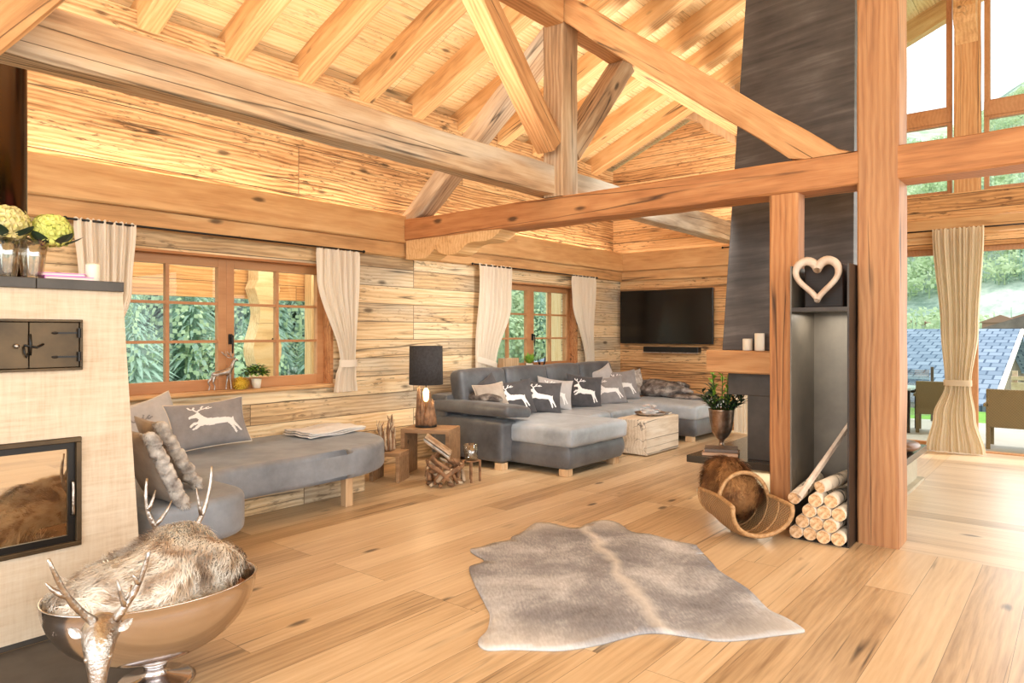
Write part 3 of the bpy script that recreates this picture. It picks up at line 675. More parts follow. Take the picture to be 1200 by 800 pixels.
# firewood: round compressed ends
def log(p0, p1, r, lab, name='firewood_log', hole=True):
    t_ = thing(name, lab, 'log', p0, 'firewood in the niche')
    p0, p1 = V(p0), V(p1)
    M().tube([p0, p0+(p1-p0)*.5, p1], [r, r*1.03, r], 18, True).build('bark', MT['birch'], t_, True)
    x = (p1-p0).normalized(); up = x.orthogonal().normalized(); b2 = x.cross(up)
    mm = M(); n = 18
    vs = [p0-x*.003]+[p0-x*.002+(up*math.cos(2*PI*k/n)+b2*math.sin(2*PI*k/n))*r*.55 for k in range(n)]+[p0-x*.0015+(up*math.cos(2*PI*k/n)+b2*math.sin(2*PI*k/n))*r*.97 for k in range(n)]
    fs = [(0, 1+k, 1+(k+1) % n) for k in range(n)]+[(1+k, 1+n+k, 1+n+(k+1) % n, 1+(k+1) % n) for k in range(n)]
    mm.add(vs, [f[::-1] for f in fs]).build('cut_end', MT['logend'], t_)
R_ = .0435
rows = [(4, 1.236, .057), (3, 1.282, .136), (3, 1.236, .214), (2, 1.285, .292)]
rn = ['bottom', 'second', 'third', 'topmost level']
pn = {4: ['rightmost', 'second from right', 'third from right', 'leftmost'], 3: ['rightmost', 'middle', 'leftmost'], 2: ['right', 'left']}
for r_, (n, ys, z) in enumerate(rows):
    for i in range(n):
        xs = 4.86+random.uniform(-.02, .02)
        log((xs, ys+i*.0895, z), (5.35, ys+i*.0895, z), R_, 'round log end in the firewood niche, %s row, %s' % (rn[r_], pn[n][i]))
log((4.9, 1.36, .372), (5.2, 1.25, .42), .04, 'pale birch log lying slanted on top of the firewood pile')
log((4.83, 1.505, .29), (5.3, 1.48, .36), .04, 'log lying crooked at the left edge of the firewood pile')
beam('split_wood_stick', (4.8, 1.46, .31), (5.34, 1.225, .85), .03, .045, MT['heart'], 'long split wood stick leaning in the firewood niche', 'stick', jit=.008)

# urn planter, books on hearth
ur = thing('urn_planter', 'mercury silver goblet urn with leafy green plant on the hearth corner', 'plant', (6.2, 2.58, .37))
M().lathe([(.07, 0), (.072, .012), (.03, .03), (.02, .06), (.025, .085), (.06, .12), (.09, .17), (.105, .25), (.115, .36), (.119, .372), (.108, .37), (.1, .3), (0, .28)], (6.2, 2.58, .33), 36, fn=lambda a, z: 1+.015*math.cos(a*14)).build('urn', plain('tarnished_silver', (186, 166, 146), .3, .85, c2=(140, 110, 86), vs=18), ur, True)
def leaf(m, base, d, L, w, curl=.3, seg=4, nrm=None):
    d = V(d).normalized(); side = d.cross(V((0, 0, 1)) if nrm is None else V(nrm))
    side = side.normalized() if side.length > 1e-4 else V((1, 0, 0)); n = side.cross(d)
    vs = []
    for i in range(seg+1):
        t = i/seg; wd = w*math.sin(PI*min(1, t*.92+.08))**.8*.5 if i < seg else 0.001
        p = V(base)+d*L*t-n*curl*L*t*t*-1*(-1)
        vs += [p-side*wd+n*wd*.3, p, p+side*wd+n*wd*.3]
    fs = []
    for i in range(seg):
        for k in range(2):
            fs.append((i*3+k, i*3+k+1, (i+1)*3+k+1, (i+1)*3+k))
    m.add(vs, fs)
st, ld, lb = M(), M(), M()
for k in range(26):
    an = random.random()*2*PI; tilt = random.uniform(.1, .95) if k > 6 else random.uniform(0, .18); L = random.uniform(.17, .27) if k > 6 else random.uniform(.28, .40)
    p = V((6.2+.05*math.cos(an), 2.58+.05*math.sin(an), .66)); d = V((math.cos(an)*math.sin(tilt), math.sin(an)*math.sin(tilt), math.cos(tilt)))
    q = p+d*L; st.tube([p, (p+q)/2+V((0, 0, .01)), q], [.006, .005, .003], 5)
    tgt = lb if k < 7 else ld
    for j in range(8):
        t = .25+.75*j/7; a2 = j*2.4+k; c = p+(q-p)*t
        dd = (d*.6+V((math.cos(a2), math.sin(a2), .3))*.8)
        leaf(tgt, c, dd, random.uniform(.055, .08), .032, .2)
st.build('stems', MT['leaf'], ur, True); ld.build('foliage', MT['leaf_dark'], ur, label='dark green leaves'); lb.build('new_growth', MT['leaf_bright'], ur, label='bright fresh top leaves')
def book(name, lab, c, d, rz, cover, group=None, cat='book'):
    t_ = thing(name, lab, cat, c, group, rz)
    M().bx(-d[0]/2, d[0]/2, -d[1]/2, d[1]/2, 0, .003).bx(-d[0]/2, d[0]/2, -d[1]/2, d[1]/2, d[2]-.003, d[2]).bx(-d[0]/2, -d[0]/2+.004, -d[1]/2, d[1]/2, 0, d[2]).build('cover', cover, t_, local=True)
    M().bx(-d[0]/2+.005, d[0]/2-.006, -d[1]/2+.006, d[1]/2-.006, .0032, d[2]-.0032).build('pages', MT['paper'], t_, local=True)
    return t_
bc = plain('book_cover_brown', (120, 104, 92), .5); bc2 = plain('book_cover_grey', (150, 146, 142), .5); bc3 = plain('book_cover_tan', (206, 164, 130), .6)
book('book', 'lower tan book under the grey one on the dark hearth', (5.93, 2.47, .332), (.24, .3, .03), .3, bc3)
book('book', 'upper grey book on the dark hearth slab before the urn', (5.93, 2.47, .364), (.22, .28, .028), .38, bc)
# rounded stone at the far side of the hearth
m = M(); m.ball((7.1, 1.25, .385), (.2, .13, .055), 24, 12, j=.05); m.build('stone_ornament', plain('brown_stone', (132, 92, 62), .35, c2=(90, 62, 44), vs=12), None, True, label='smooth brown dome-shaped stone on the right end of hearth', cat='ornament')

# ================================================================ STOVE
sv = thing('tiled_stove', 'big cream plastered stove with bronze oven doors at the left edge', 'stove', (.6, 4.1, 0))
m = M()
def xr(z): return 1.54-.062*z
X_ = -.6
Z = [0.03, .405, .915, 1.23, 1.46, 1.6]
YF, YB = 3.65, 4.45
# front face with two recesses (fire window and oven), built as strips
def strip(z0, z1, cuts):
    xs = X_
    for a, b in cuts+[(None, None)]:
        e0 = a if a is not None else xr(z0); e1 = a if a is not None else xr(z1)
        m.add([(xs, YF, z0), (e0, YF, z0), (e1, YF, z1), (xs, YF, z1)], [(0, 1, 2, 3)])
        if a is not None: xs = b
strip(.03, .405, []); strip(.405, .915, [(.42, 1.258)]); strip(.915, 1.23, []); strip(1.23, 1.46, [(.62, 1.258)]); strip(1.46, 1.6, [])
m.add([(xr(.03), YF, .03), (xr(.03), YB, .03), (xr(1.6), YB, 1.6), (xr(1.6), YF, 1.6)], [(0, 1, 2, 3)])
m.add([(X_, YF, 1.6), (xr(1.6), YF, 1.6), (xr(1.6), YB, 1.6), (X_, YB, 1.6)], [(0, 1, 2, 3)])
m.add([(X_, YB, .03), (X_, YB, 1.6), (xr(1.6), YB, 1.6), (xr(.03), YB, .03)], [(0, 1, 2, 3)])
m.add([(X_, YF, .03), (X_, YF, 1.6), (X_, YB, 1.6), (X_, YB, .03)], [(0, 1, 2, 3)])
for a, b, c, d_ in ((.42, 1.258, .405, .915), (.62, 1.258, 1.23, 1.46)):
    m.add([(a, YF, c), (b, YF, c), (b, YF, d_), (a, YF, d_), (a, YF+.3, c), (b, YF+.3, c), (b, YF+.3, d_), (a, YF+.3, d_)], [(0, 4, 5, 1), (1, 5, 6, 2), (2, 6, 7, 3), (3, 7, 4, 0), (4, 7, 6, 5)])
m.build('stove_body', MT['plaster'], sv)
ts = M(); ts.bx(X_, 1.07, 3.63, 4.47, 1.6, 1.648).bx(1.073, 1.44, 3.63, 4.47, 1.6, 1.648); ts.build('top_slab', MT['slab'], sv, bevel=.003)
# fire door
fd = M(); fr2 = lambda mm, x0, x1, z0, z1, t, ya, yb: mm.bx(x0, x1, ya, yb, z0, z0+t).bx(x0, x1, ya, yb, z1-t, z1).bx(x0, x0+t, ya, yb, z0+t, z1-t).bx(x1-t, x1, ya, yb, z0+t, z1-t)
fr2(fd, .42, 1.256, .407, .913, .022, 3.635, 3.70)
fdo = fd.build('fire_door_frame', MT['iron'], sv, bevel=.003)
fb = M(); fr2(fb, .442, 1.234, .429, .891, .03, 3.655, 3.68); fb.build('door_rim', MT['black'], fdo)
M().bx(.47, 1.206, 3.664, 3.67, .458, .862).build('fire_glass', MT['fire_glass'], fdo)
M().tube([(1.222, 3.648, .55), (1.222, 3.64, .56), (1.222, 3.64, .70), (1.222, 3.648, .71)], .006, 8).build('door_handle', MT['silver'], fdo, True)
# bread oven: frame and two leaves with strap hinges
of = M(); fr2(of, .62, 1.26, 1.228, 1.462, .012, 3.632, 3.66)
ofo = of.build('oven_frame', MT['iron'], sv, bevel=.002)
xm = 1.045
for a, b, lab in ((.632, xm-.002, 'left oven door leaf'), (xm+.002, 1.246, 'right oven door leaf')):
    dl = M().bx(a, b, 3.64, 3.652, 1.242, 1.448).build('oven_door', MT['iron'], sv, bevel=.002, label=lab)
    hx = b if b > 1.2 else a; sg = -1 if b > 1.2 else 1
    for z in (1.29, 1.40):
        h = M().bx(min(hx, hx+sg*.09), max(hx, hx+sg*.09), 3.634, 3.64, z-.004, z+.004).ball((hx+sg*.1, 3.636, z), (.014, .005, .006)).tube([(hx+sg*.002, 3.632, z-.022), (hx+sg*.002, 3.632, z+.022)], .008, 8)
        h.build('strap_hinge', MT['black'], dl)
    if b < 1.2: M().ball((xm-.05, 3.628, 1.342), .011).tube([(xm-.05, 3.63, 1.342), (xm-.05, 3.645, 1.342)], .005, 6).build('door_knob', MT['silver'], dl, True)
lt = M().tube([(xm+.002, 3.634, 1.30), (xm+.004, 3.63, 1.35), (xm+.002, 3.634, 1.395)], .006, 6).tube([(xm-.02, 3.634, 1.345), (xm+.03, 3.63, 1.335), (xm+.055, 3.632, 1.35)], .005, 6).tube([(xm-.022, 3.632, 1.34), (xm-.02, 3.628, 1.31), (xm-.012, 3.63, 1.29), (xm-.004, 3.63, 1.31)], .004, 6)
lt.build('door_latch', MT['black'], sv, True)
S(M().bx(-.6, 1.36, 2.98, 3.64, 0, .006), 'floor', MT['slab'], label='dark stone floor plate in front of the stove', cat='floor')
M().bx(X_, 1.53, 3.66, YB, 0, .03).build('plinth', MT['slab'], sv)
M().tube([(1.04, 4.05, 1.649), (1.04, 4.05, 5.0)], .112, 40).tube([(1.04, 4.05, 1.72), (1.04, 4.05, 1.74)], .116, 40).build('flue_pipe', plain('bronze_flue', (86, 62, 40), .22, .95), None, True, label='dark bronze flue pipe rising from the stove', cat='pipe')
# vases and hydrangeas
def vase(x, y, lab, r=.062, h=.175, hm='hydr', head=(0, 0, .09), lean=0):
    t_ = thing('vase', lab, 'vase', (x, y, 1.65), 'vases on the stove')
    M().lathe([(r*.62, 0), (r*.66, .01), (r*.85, h*.55), (r, h), (r*.94, h), (r*.8, h*.55), (r*.55, .015), (0, .015)], (x, y, 1.65), 36, fn=lambda a, z: 1+.05*math.cos(a*9)).build('glass_body', MT['vase'], t_, True)
    f_ = thing('hydrangea', lab.split(' holding')[0].replace('glass vase', 'hydrangea bloom')+', in the ribbed vase', 'flower', (x, y, 1.8), 'hydrangeas on the stove')
    M().tube([(x, y, 1.67), (x+.01, y, 1.76), (x+head[0]*.6, y+head[1]*.6, 1.82)], [.005, .005, .005], 6).build('stem', MT['leaf'], f_)
    c = V((x+head[0], y+head[1], 1.80+head[2])); mm = M(); Rr = .084
    for k in range(110):
        z = 1-2*(k+.5)/110; a = k*2.39996; d = V((math.sqrt(1-z*z)*math.cos(a), math.sqrt(1-z*z)*math.sin(a), z*.85))
        if d.z < -.75: continue
        p = c+d*Rr*(1+.08*random.uniform(-1, 1)); t1 = d.orthogonal().normalized(); t2 = d.cross(t1); ro = random.random()*PI
        for q in range(4):
            e = t1*math.cos(ro+q*PI/2)+t2*math.sin(ro+q*PI/2); w = t1*math.cos(ro+q*PI/2+PI/2)+t2*math.sin(ro+q*PI/2+PI/2)
            s_ = .025
            mm.add([p, p+e*s_*.6+w*s_*.45+d*.004, p+e*s_*1.1+d*.001, p+e*s_*.6-w*s_*.45+d*.004], [(0, 1, 2, 3)])
    mm.ball(c, Rr*.82, 14, 10); mm.build('bloom', MT[hm], f_)
    lm = M()
    for a in (.4, 1.6, 2.7, 4.0, 5.2):
        d = V((math.cos(a+x*9), math.sin(a+x*9), -.12)); leaf(lm, c+V((0, 0, -.06))+d*.035, d+V((0, 0, .25)), .105, .062, -.35, 6)
    lm.build('leaves', MT['leaf_dark'], f_)
    return f_
vase(.985, 3.74, 'left ribbed glass vase holding a cream hydrangea on the stove', hm='hydr2', head=(-.0, -.01, .09))
f_ = vase(1.085, 3.735, 'right ribbed glass vase holding a yellow-green hydrangea on the stove', hm='hydr', head=(.075, .0, .075))
mm = M()
for k in range(4): leaf(mm, (1.03+k*.012, 3.78, 1.88), V((.3*math.cos(k*1.5), .4, .9)), .1, .05, .3, 5)
mm.build('upright_leaves', plain('bluish_leaf', (70, 112, 92), .5), f_)
book('book', 'lower pink book lying on the dark stove top', (1.235, 3.77, 1.649), (.2, .15, .017), -.12, MT['pink'], 'pink books on the stove')
book('book', 'upper pink book lying on another pink book on the stove', (1.21, 3.77, 1.667), (.19, .14, .014), -.2, MT['pink'], 'pink books on the stove')
m = M(); m.lathe([(.031, 0), (.033, .004), (.033, .075), (.030, .086), (.024, .08), (.02, .07), (0, .068)], (1.333, 3.72, 1.649), 28, fn=lambda a, z: 1+(.03*math.sin(a*3) if z > .06 else 0)); m.build('pillar_candle', MT['wax'], None, True, label='single ivory candle at the right end of stove top', cat='candle')
# ================================================================ SOFT FURNISHINGS helpers
DEER = [(.02, .66), (.06, .71), (.13, .745), (.19, .80), (.215, .85), (.235, .80), (.26, .74), (.30, .66), (.36, .60), (.48, .575), (.62, .56), (.74, .545), (.82, .50), (.85, .54), (.86, .50), (.855, .42), (.90, .30), (.95, .20), (1.0, .10), (.985, .06), (.95, .09), (.90, .19), (.83, .28), (.86, .18), (.89, .06), (.87, .02), (.84, .05), (.81, .17), (.76, .29), (.71, .38), (.60, .385), (.48, .37), (.38, .36), (.30, .39), (.21, .38), (.13, .30), (.07, .28), (.05, .31), (.10, .35), (.17, .44), (.10, .43), (.04, .36), (.01, .38), (.03, .43), (.10, .50), (.18, .52), (.20, .58), (.17, .64), (.10, .635), (.04, .63)]
ANT = [[(.20, .84), (.26, .90), (.36, .93), (.44, .99)], [(.30, .915), (.30, .97), (.34, 1.03)], [(.36, .93), (.42, .92), (.48, .94)], [(.20, .84), (.15, .92), (.17, 1.0)], [(.15, .92), (.09, .95), (.07, 1.01)]]
def inpoly(x, y, P_):
    c = False; j = len(P_)-1
    for i in range(len(P_)):
        xi, yi = P_[i]; xj, yj = P_[j]
        if (yi > y) != (yj > y) and x < (xj-xi)*(y-yi)/(yj-yi)+xi: c = not c
        j = i
    return c
def segd(x, y, a, b):
    dx, dy = b[0]-a[0], b[1]-a[1]; t = max(0, min(1, ((x-a[0])*dx+(y-a[1])*dy)/(dx*dx+dy*dy+1e-9)))
    return math.hypot(x-a[0]-t*dx, y-a[1]-t*dy)
_cells = {}
def deercells(N, antonly=False):
    k = (N, antonly)
    if k not in _cells:
        out = []
        for i in range(N):
            for j in range(N):
                x, y = (i+.5)/N, (j+.5)/N*1.05
                if (not antonly and inpoly(x, y, DEER)) or any(segd(x, y, l[q], l[q+1]) < .016 for l in ANT for q in range(len(l)-1)): out.append((i, j))
        _cells[k] = out
    return _cells[k]
def cushion(lab, c, w, h, t, yaw, tilt=.3, roll=0, mat='cush_mid', prnt=None, group=None, piping=None, flip=False, scale=.66, antonly=False, off=(0, 0), wr=.012):
    """yaw: compass angle (deg) of the face normal in the XY plane; tilt: leaning back (rad); roll: turned in its own plane"""
    a = math.radians(yaw); n0 = V((math.cos(a), math.sin(a), 0)); r = V((-n0.y, n0.x, 0))
    n = (n0*math.cos(tilt)+V((0, 0, 1))*math.sin(tilt)); up = (V((0, 0, 1))*math.cos(tilt)-n0*math.sin(tilt))
    r2 = r*math.cos(roll)+up*math.sin(roll); u2 = up*math.cos(roll)-r*math.sin(roll)
    C = V(c); sd = random.random()*40
    T = thing('cushion', lab, 'cushion', c, group)
    def surf(u, v, s=1, o=0):
        a_, b_ = u*2-1, v*2-1
        ex = (1-a_*a_); ez = (1-b_*b_)
        x = w/2*a_*(1-.10*ez**1.0*(abs(a_)**2)) ; y = h/2*b_*(1-.10*ex*(abs(b_)**2))
        th = t/2*(max(0, ex)*max(0, ez))**.42
        th += wr*noise.noise(V((x*7, y*7, sd)))*min(1, 6*ex*ez)
        y += -.02*h*math.cos(a_*1.5)
        return C+r2*x+u2*y+n*(s*th+o)
    m = M(); N = 22
    def sp(t_): q = t_*2-1; return (math.copysign(1-(1-abs(q))**1.6, q)+1)/2
    m.grid(lambda u, v: surf(sp(u), sp(v), 1), N, N); m.grid(lambda u, v: surf(sp(1-u), sp(v), -1), N, N)
    m.build('cushion_cover', MT[mat], T, True)
    if piping:
        pts = [surf(*q) for q in [(k/16, 0) for k in range(16)]+[(1, k/16) for k in range(16)]+[(1-k/16, 1) for k in range(16)]+[(0, 1-k/16) for k in range(17)]]
        M().tube(pts, .006, 6).build('piping', MT[piping], T, True)
    if prnt:
        NN = 64; mm = M()
        def mp(x, y):
            if flip: x = 1-x
            return surf(.5+off[0]+(x-.5)*scale*(1 if not flip else 1), .5+off[1]+(y-.52)*scale, 1, .0035)
        idx = {}; vs = []; fs = []
        for i, j in deercells(NN, antonly):
            q = []
            for a_, b_ in ((i, j), (i+1, j), (i+1, j+1), (i, j+1)):
                if (a_, b_) not in idx: idx[(a_, b_)] = len(vs); vs.append(mp(a_/NN, b_/NN*1.05))
                q.append(idx[(a_, b_)])
            fs.append(tuple(q) if not flip else tuple(q[::-1]))
        mm.add(vs, fs).build('deer_print', MT[prnt], T, True, label='leaping deer silhouette')
    return T
def strands(m, fn, n, L, wd, flow, lift=.35, jit=.5, droop=.3, seed=1):
    """fn(rng)->(point, normal); hair blades combed along flow(point)"""
    rg = random.Random(seed)
    for _ in range(n):
        p, nn = fn(rg); nn = V(nn).normalized(); f = V(flow(p)); f = f-nn*f.dot(nn)
        if f.length < 1e-3: f = nn.orthogonal()
        f = f.normalized(); s_ = nn.cross(f)
        ang = rg.gauss(0, jit); d = f*math.cos(ang)+s_*math.sin(ang)
        l = L*rg.uniform(.6, 1.25); sd = nn.cross(d).normalized()*wd*.5
        p = V(p)-nn*.004
        a = p+d*l*.45+nn*l*lift*.8; b = p+d*l+nn*l*(lift*.9-droop*.3)
        m.add([p-sd, p+sd, a+sd*.8, a-sd*.8, b], [(0, 1, 2, 3), (3, 2, 4)])
def furblob(name, lab, cat, c, rad, n, L, flow, mat, wd=.004, j=.25, parent=None, yaw=0, zmin=-.2, lift=.35, seed=1, jit=.5, group=None, shape=None):
    m = M(); R = Matrix.Rotation(yaw, 3, 'Z'); C = V(c)
    def pt(d):
        k = 1+j*noise.noise(d*1.7+V((seed*3.1, 0, 0)))
        q = V((d.x*rad[0]*k, d.y*rad[1]*k, d.z*rad[2]*k))
        if shape: q = shape(q)
        return C+R@q
    nu, nv = 40, 24; vs = []
    for b in range(nv+1):
        ph = PI*b/nv
        for a in range(nu):
            th = 2*PI*a/nu; d = V((math.cos(th)*math.sin(ph), math.sin(th)*math.sin(ph), -math.cos(ph))); d.z = max(d.z, zmin)
            vs.append(pt(d))
    fs = [(b*nu+a, b*nu+(a+1) % nu, (b+1)*nu+(a+1) % nu, (b+1)*nu+a) for b in range(nv) for a in range(nu)]
    m.add(vs, fs)
    def fn(rg):
        while True:
            d = V((rg.gauss(0, 1), rg.gauss(0, 1), rg.gauss(0, 1))).normalized()
            if d.z > zmin: break
        p = pt(d); nn = R@V((d.x/rad[0], d.y/rad[1], d.z/rad[2]))
        return p, nn
    strands(m, fn, n, L, wd, flow, lift, jit, seed=seed)
    return m.build(name, mat, parent, True, label=lab, cat=cat, group=group)

# ================================================================ BENCH
bn = thing('corner_bench', 'grey upholstered L-shaped bench with rounded ends under the large window', 'bench', (2.9, 5.1, 0))
# outline: rounded arm along the stove, long seat along the wall
ol = []
def arc(cx, cy, r, a0, a1, n, ry=None):
    ry = ry or r
    return [(cx+r*math.cos(math.radians(a0+(a1-a0)*k/n)), cy+ry*math.sin(math.radians(a0+(a1-a0)*k/n))) for k in range(n+1)]
ol += [(1.6, 5.70), (1.6, 3.9)] + arc(1.74, 3.87, .14, 180, 270, 6) + arc(1.98, 3.99, .26, 270, 360, 10) + [(2.24, 4.3)] + arc(2.50, 4.26, .25, 180, 95, 8)[1:] + [(3.0, 4.5), (3.45, 4.51)] + arc(3.45, 5.18, .76, -90, 30, 18, .67) + [(4.1, 5.70)]
def padded(outl, z0, z1, r, ins=.0):
    """extrude an outline with a rounded top and bottom edge"""
    n = len(outl); mm = M(); C = V((sum(p[0] for p in outl)/n, sum(p[1] for p in outl)/n))
    nr = []
    for i in range(n):
        a, b = V(outl[i-1]), V(outl[(i+1) % n]); t = (b-a); t = t.normalized() if t.length > 1e-6 else V((1, 0)); nr.append(V((t.y, -t.x)))
    lv = []
    for k in range(6): an = PI/2*k/5; lv.append((-r*(1-math.sin(an)), z0+r*(1-math.cos(an))))
    for k in range(6): an = PI/2*k/5; lv.append((-r*(1-math.cos(an)), z1-r*(1-math.sin(an))))
    vs = []
    for d, z in lv:
        for p, q in zip(outl, nr): vs.append((p[0]+q.x*d, p[1]+q.y*d, z))
    L_ = len(lv); fs = [(j*n+i, j*n+(i+1) % n, (j+1)*n+(i+1) % n, (j+1)*n+i) for j in range(L_-1) for i in range(n)]
    fs += [tuple(range(n))[::-1], tuple((L_-1)*n+i for i in range(n))]
    return mm.add(vs, fs)
sb = padded(ol, .235, .475, .045).build('seat_cushion', MT['bench'], bn)
for i, p in enumerate(sb.data.polygons): p.use_smooth = i < len(sb.data.polygons)-2
for x, y in ((3.53, 4.62), (2.08, 4.05), (1.75, 3.98)):
    M().bx(x-.035, x+.035, y-.035, y+.035, 0, .24).build('leg', MT['leg'], bn, bevel=.004)
M().bx(1.62, 3.96, 4.93, 5.73, 0, .235).build('base_box', MT['wall'], bn, label='plank box under the seat')
cushion('grey cushion with white leaping deer leaning on the wall below the window', (2.74, 5.33, .685), .62, .38, .17, -97, .38, .06, 'cush_mid', 'print', piping='fringe', scale=.68, off=(.04, .04))
cushion('pale cushion with antler print in the bench corner', (2.34, 5.42, .71), .50, .42, .12, -84, .42, .22, 'cush_light', 'cush_mid', piping='fringe', scale=.8, antonly=True, off=(.02, -.2))
def furcush(lab, c, yaw, tilt, seed):
    T = cushion(lab, c, .44, .46, .12, yaw, tilt, 0, 'cush_beige')
    a = math.radians(yaw); n0 = V((math.cos(a), math.sin(a), 0)); r = V((-n0.y, n0.x, 0)); up = V((0, 0, 1))*math.cos(tilt)-n0*math.sin(tilt)
    C = V(c); m = M()
    # ruched fur band along the near side edge
    e0 = C-r*.21-up*.235; e1 = C-r*.21+up*.225
    pts = [e0+(e1-e0)*k/60+n0*.008*math.sin(k*.5) for k in range(61)]
    m.tube(pts, [.036*(min(1, .45+k/8, .45+(60-k)/8))*(1+.13*math.sin(k*.95+seed)+.07*math.sin(k*2.1)) for k in range(61)], 14)
    def fn(rg):
        k = rg.random(); p = e0+(e1-e0)*k; an = rg.random()*2*PI; d = (r*math.cos(an)+n0*math.sin(an)); return p+d*.036, d
    strands(m, fn, 2600, .022, .0028, lambda p: (0, 0, -1), .3, .6, seed=seed)
    m.build('fur_band', MT['fur_pale'], T, True)
furcush('greige cushion with pale fur band, nearest of two leaning on the stove side', (1.70, 3.97, .675), 0, .42, 3)
furcush('greige cushion with pale fur band, rear one leaning behind the nearest', (1.94, 4.30, .69), -6, .5, 4)
# folded blanket
m = M()
for k in range(3):
    def fn(u, v, k=k):
        x = 3.56+.66*u+.01*k; y = 5.16+.42*v+.10*u
        return (x, y, .485+.014*k+.006*math.sin(u*9+k)+.004*math.sin(v*14)+(.006*math.sin(v*PI)))
    m.grid(fn, 24, 16); m.grid(lambda u, v, fn=fn: tuple(V(fn(u, v))+V((0, 0, .009))), 24, 16)
    m.tube([V(fn(0, v/10))+V((0, 0, .0045)) for v in range(11)], .0055, 6).tube([V(fn(u/12, 0))+V((0, 0, .0045)) for u in range(13)], .0055, 6)
m.build('blanket', MT['white_cloth'], None, True, label='folded off-white blanket at the rounded end of the bench', cat='blanket')

# ================================================================ SOFA
sf = thing('corner_sofa', 'large dark grey U-shaped sofa with two chaise ends in the far corner', 'sofa', (7.4, 4.8, 0))
def part(nm, mat, c, h, r, puff=0, wr=0, lab=None, bul=0, rot=None):
    mm = M(); mat4 = None
    if rot: mat4 = Matrix.Translation(V(c)) @ Matrix.Rotation(rot[0], 4, rot[1]) @ Matrix.Translation(-V(c))
    mm.rbox(c, h, r, 12, puff, wr, mat4, seed=c[0]*3, bul=bul)
    return mm.build(nm, mat, sf, True, label=lab)
part('chaise_base', MT['leather'], (6.08, 4.56, .19), (.50, .70, .125), .03, bul=.035, lab='rounded base of the near chaise')
part('chaise_cushion', MT['seat'], (6.09, 4.42, .375), (.54, .62, .095), .05, .02, .006, 'seat cushion of the near chaise')
part('chaise_base', MT['leather'], (8.90, 4.56, .19), (.53, .72, .125), .03, bul=.035, lab='rounded base of the far chaise')
part('chaise_cushion', MT['seat'], (8.9, 4.42, .375), (.56, .62, .095), .05, .02, .006, 'seat cushion of the far chaise')
part('seat_base', MT['leather'], (7.47, 4.98, .19), (.90, .46, .125), .03)
for x0, x1 in ((6.64, 7.28), (7.285, 8.33)):
    part('seat_cushion', MT['seat'], ((x0+x1)/2, 4.86, .365), ((x1-x0)/2, .46, .085), .045, .02, .006)
for x0, x1 in ((5.52, 6.30), (6.31, 7.11), (7.12, 7.86), (7.87, 8.68)):
    mm = M(); c = ((x0+x1)/2, 5.30, .70)
    R4 = Matrix.Translation(V(c)) @ Matrix.Rotation(-.16, 4, 'X') @ Matrix.Translation(-V(c))
    mm.rbox(c, ((x1-x0)/2, .10, .285), .06, 12, .02, .008, R4, seed=x0*5)
    mm.build('back_cushion', MT['leather'], sf, True)
part('sofa_back', MT['leather'], (7.2, 5.48, .40), (1.78, .13, .33), .04)
part('arm_base', MT['leather'], (5.53, 5.05, .29), (.13, .50, .215), .05, lab='tall side of the left arm')
part('arm_bolster', MT['leather'], (5.58, 5.02, .585), (.21, .56, .058), .05, .03, .006, 'padded bolster of the left arm', rot=(.10, 'Y'))
for x, y in ((5.62, 3.92), (6.5, 3.92), (5.47, 4.62), (8.42, 3.92), (9.35, 3.92)):
    M().prism([(x-.05, y-.05), (x+.05, y-.05), (x+.05, y+.05), (x-.05, y+.05)], .0, .072).build('foot', MT['leg'], sf, bevel=.006)

# sofa cushions
for lab, c, w, h, yaw, tilt, roll, mat, prn, sc in (
    ('charcoal deer cushion, leftmost deer cushion on the sofa, half hidden by the beige one', (6.12, 4.98, .67), .46, .42, -132, .4, .12, 'cush_dark', 'print', .7),
    ('charcoal cushion with white deer, second deer cushion from the sofa arm', (6.52, 4.90, .655), .50, .40, -132, .42, -.10, 'cush_dark', 'print', .72),
    ('light grey cushion with white deer, third from the sofa arm', (6.93, 5.0, .66), .46, .40, -128, .38, -.16, 'cush_light', 'print', .72),
    ('black-grey cushion with white deer, at the middle of the sofa', (7.48, 4.93, .655), .48, .44, -130, .34, -.12, 'cush_dark', 'print', .7),
    ('mid grey cushion with white deer, right of the middle of the sofa', (7.99, 4.90, .635), .50, .40, -128, .42, .10, 'cush_mid', 'print', .74),
    ('grey cushion with white deer, rightmost deer cushion on the sofa', (8.50, 4.98, .675), .48, .44, -128, .38, .06, 'cush_mid', 'print', .72)):
    cushion(lab, c, w, h, .15, yaw, tilt, roll, mat, prn, 'deer cushions on the sofa', scale=sc)
cushion('small beige cushion with pale piping near the left sofa arm', (5.76, 5.02, .72), .36, .28, .12, -120, .5, .1, 'cush_beige', piping='fringe')
cushion('dark grey cushion tip behind the beige cushion', (5.88, 5.16, .72), .38, .36, .12, -110, .25, .5, 'cush_dark')
cushion('pale cushion showing a pointed corner behind the rightmost deer cushions', (8.32, 5.14, .72), .40, .44, .12, -110, .25, .35, 'cush_light')
cushion('cream cushion leaning in the far sofa corner beside the grey fur throw', (9.0, 5.12, .66), .44, .42, .15, -125, .4, .12, 'fur_pale')
furblob('fur_cushion', 'black and white fur roll lying along the left sofa arm', 'cushion', (5.70, 5.12, .69), (.11, .30, .055), 2600, .035, lambda p: (0, -1, 0), MT['fur_grey'], .004, .15, zmin=-.9)
furblob('fur_throw', 'bunched grey fur throw in the far corner of the sofa', 'throw', (9.2, 4.72, .585), (.22, .44, .13), 7000, .045, lambda p: (-.3, -1, -.2), MT['fur_grey'], .006, .35, zmin=-.85, seed=5)
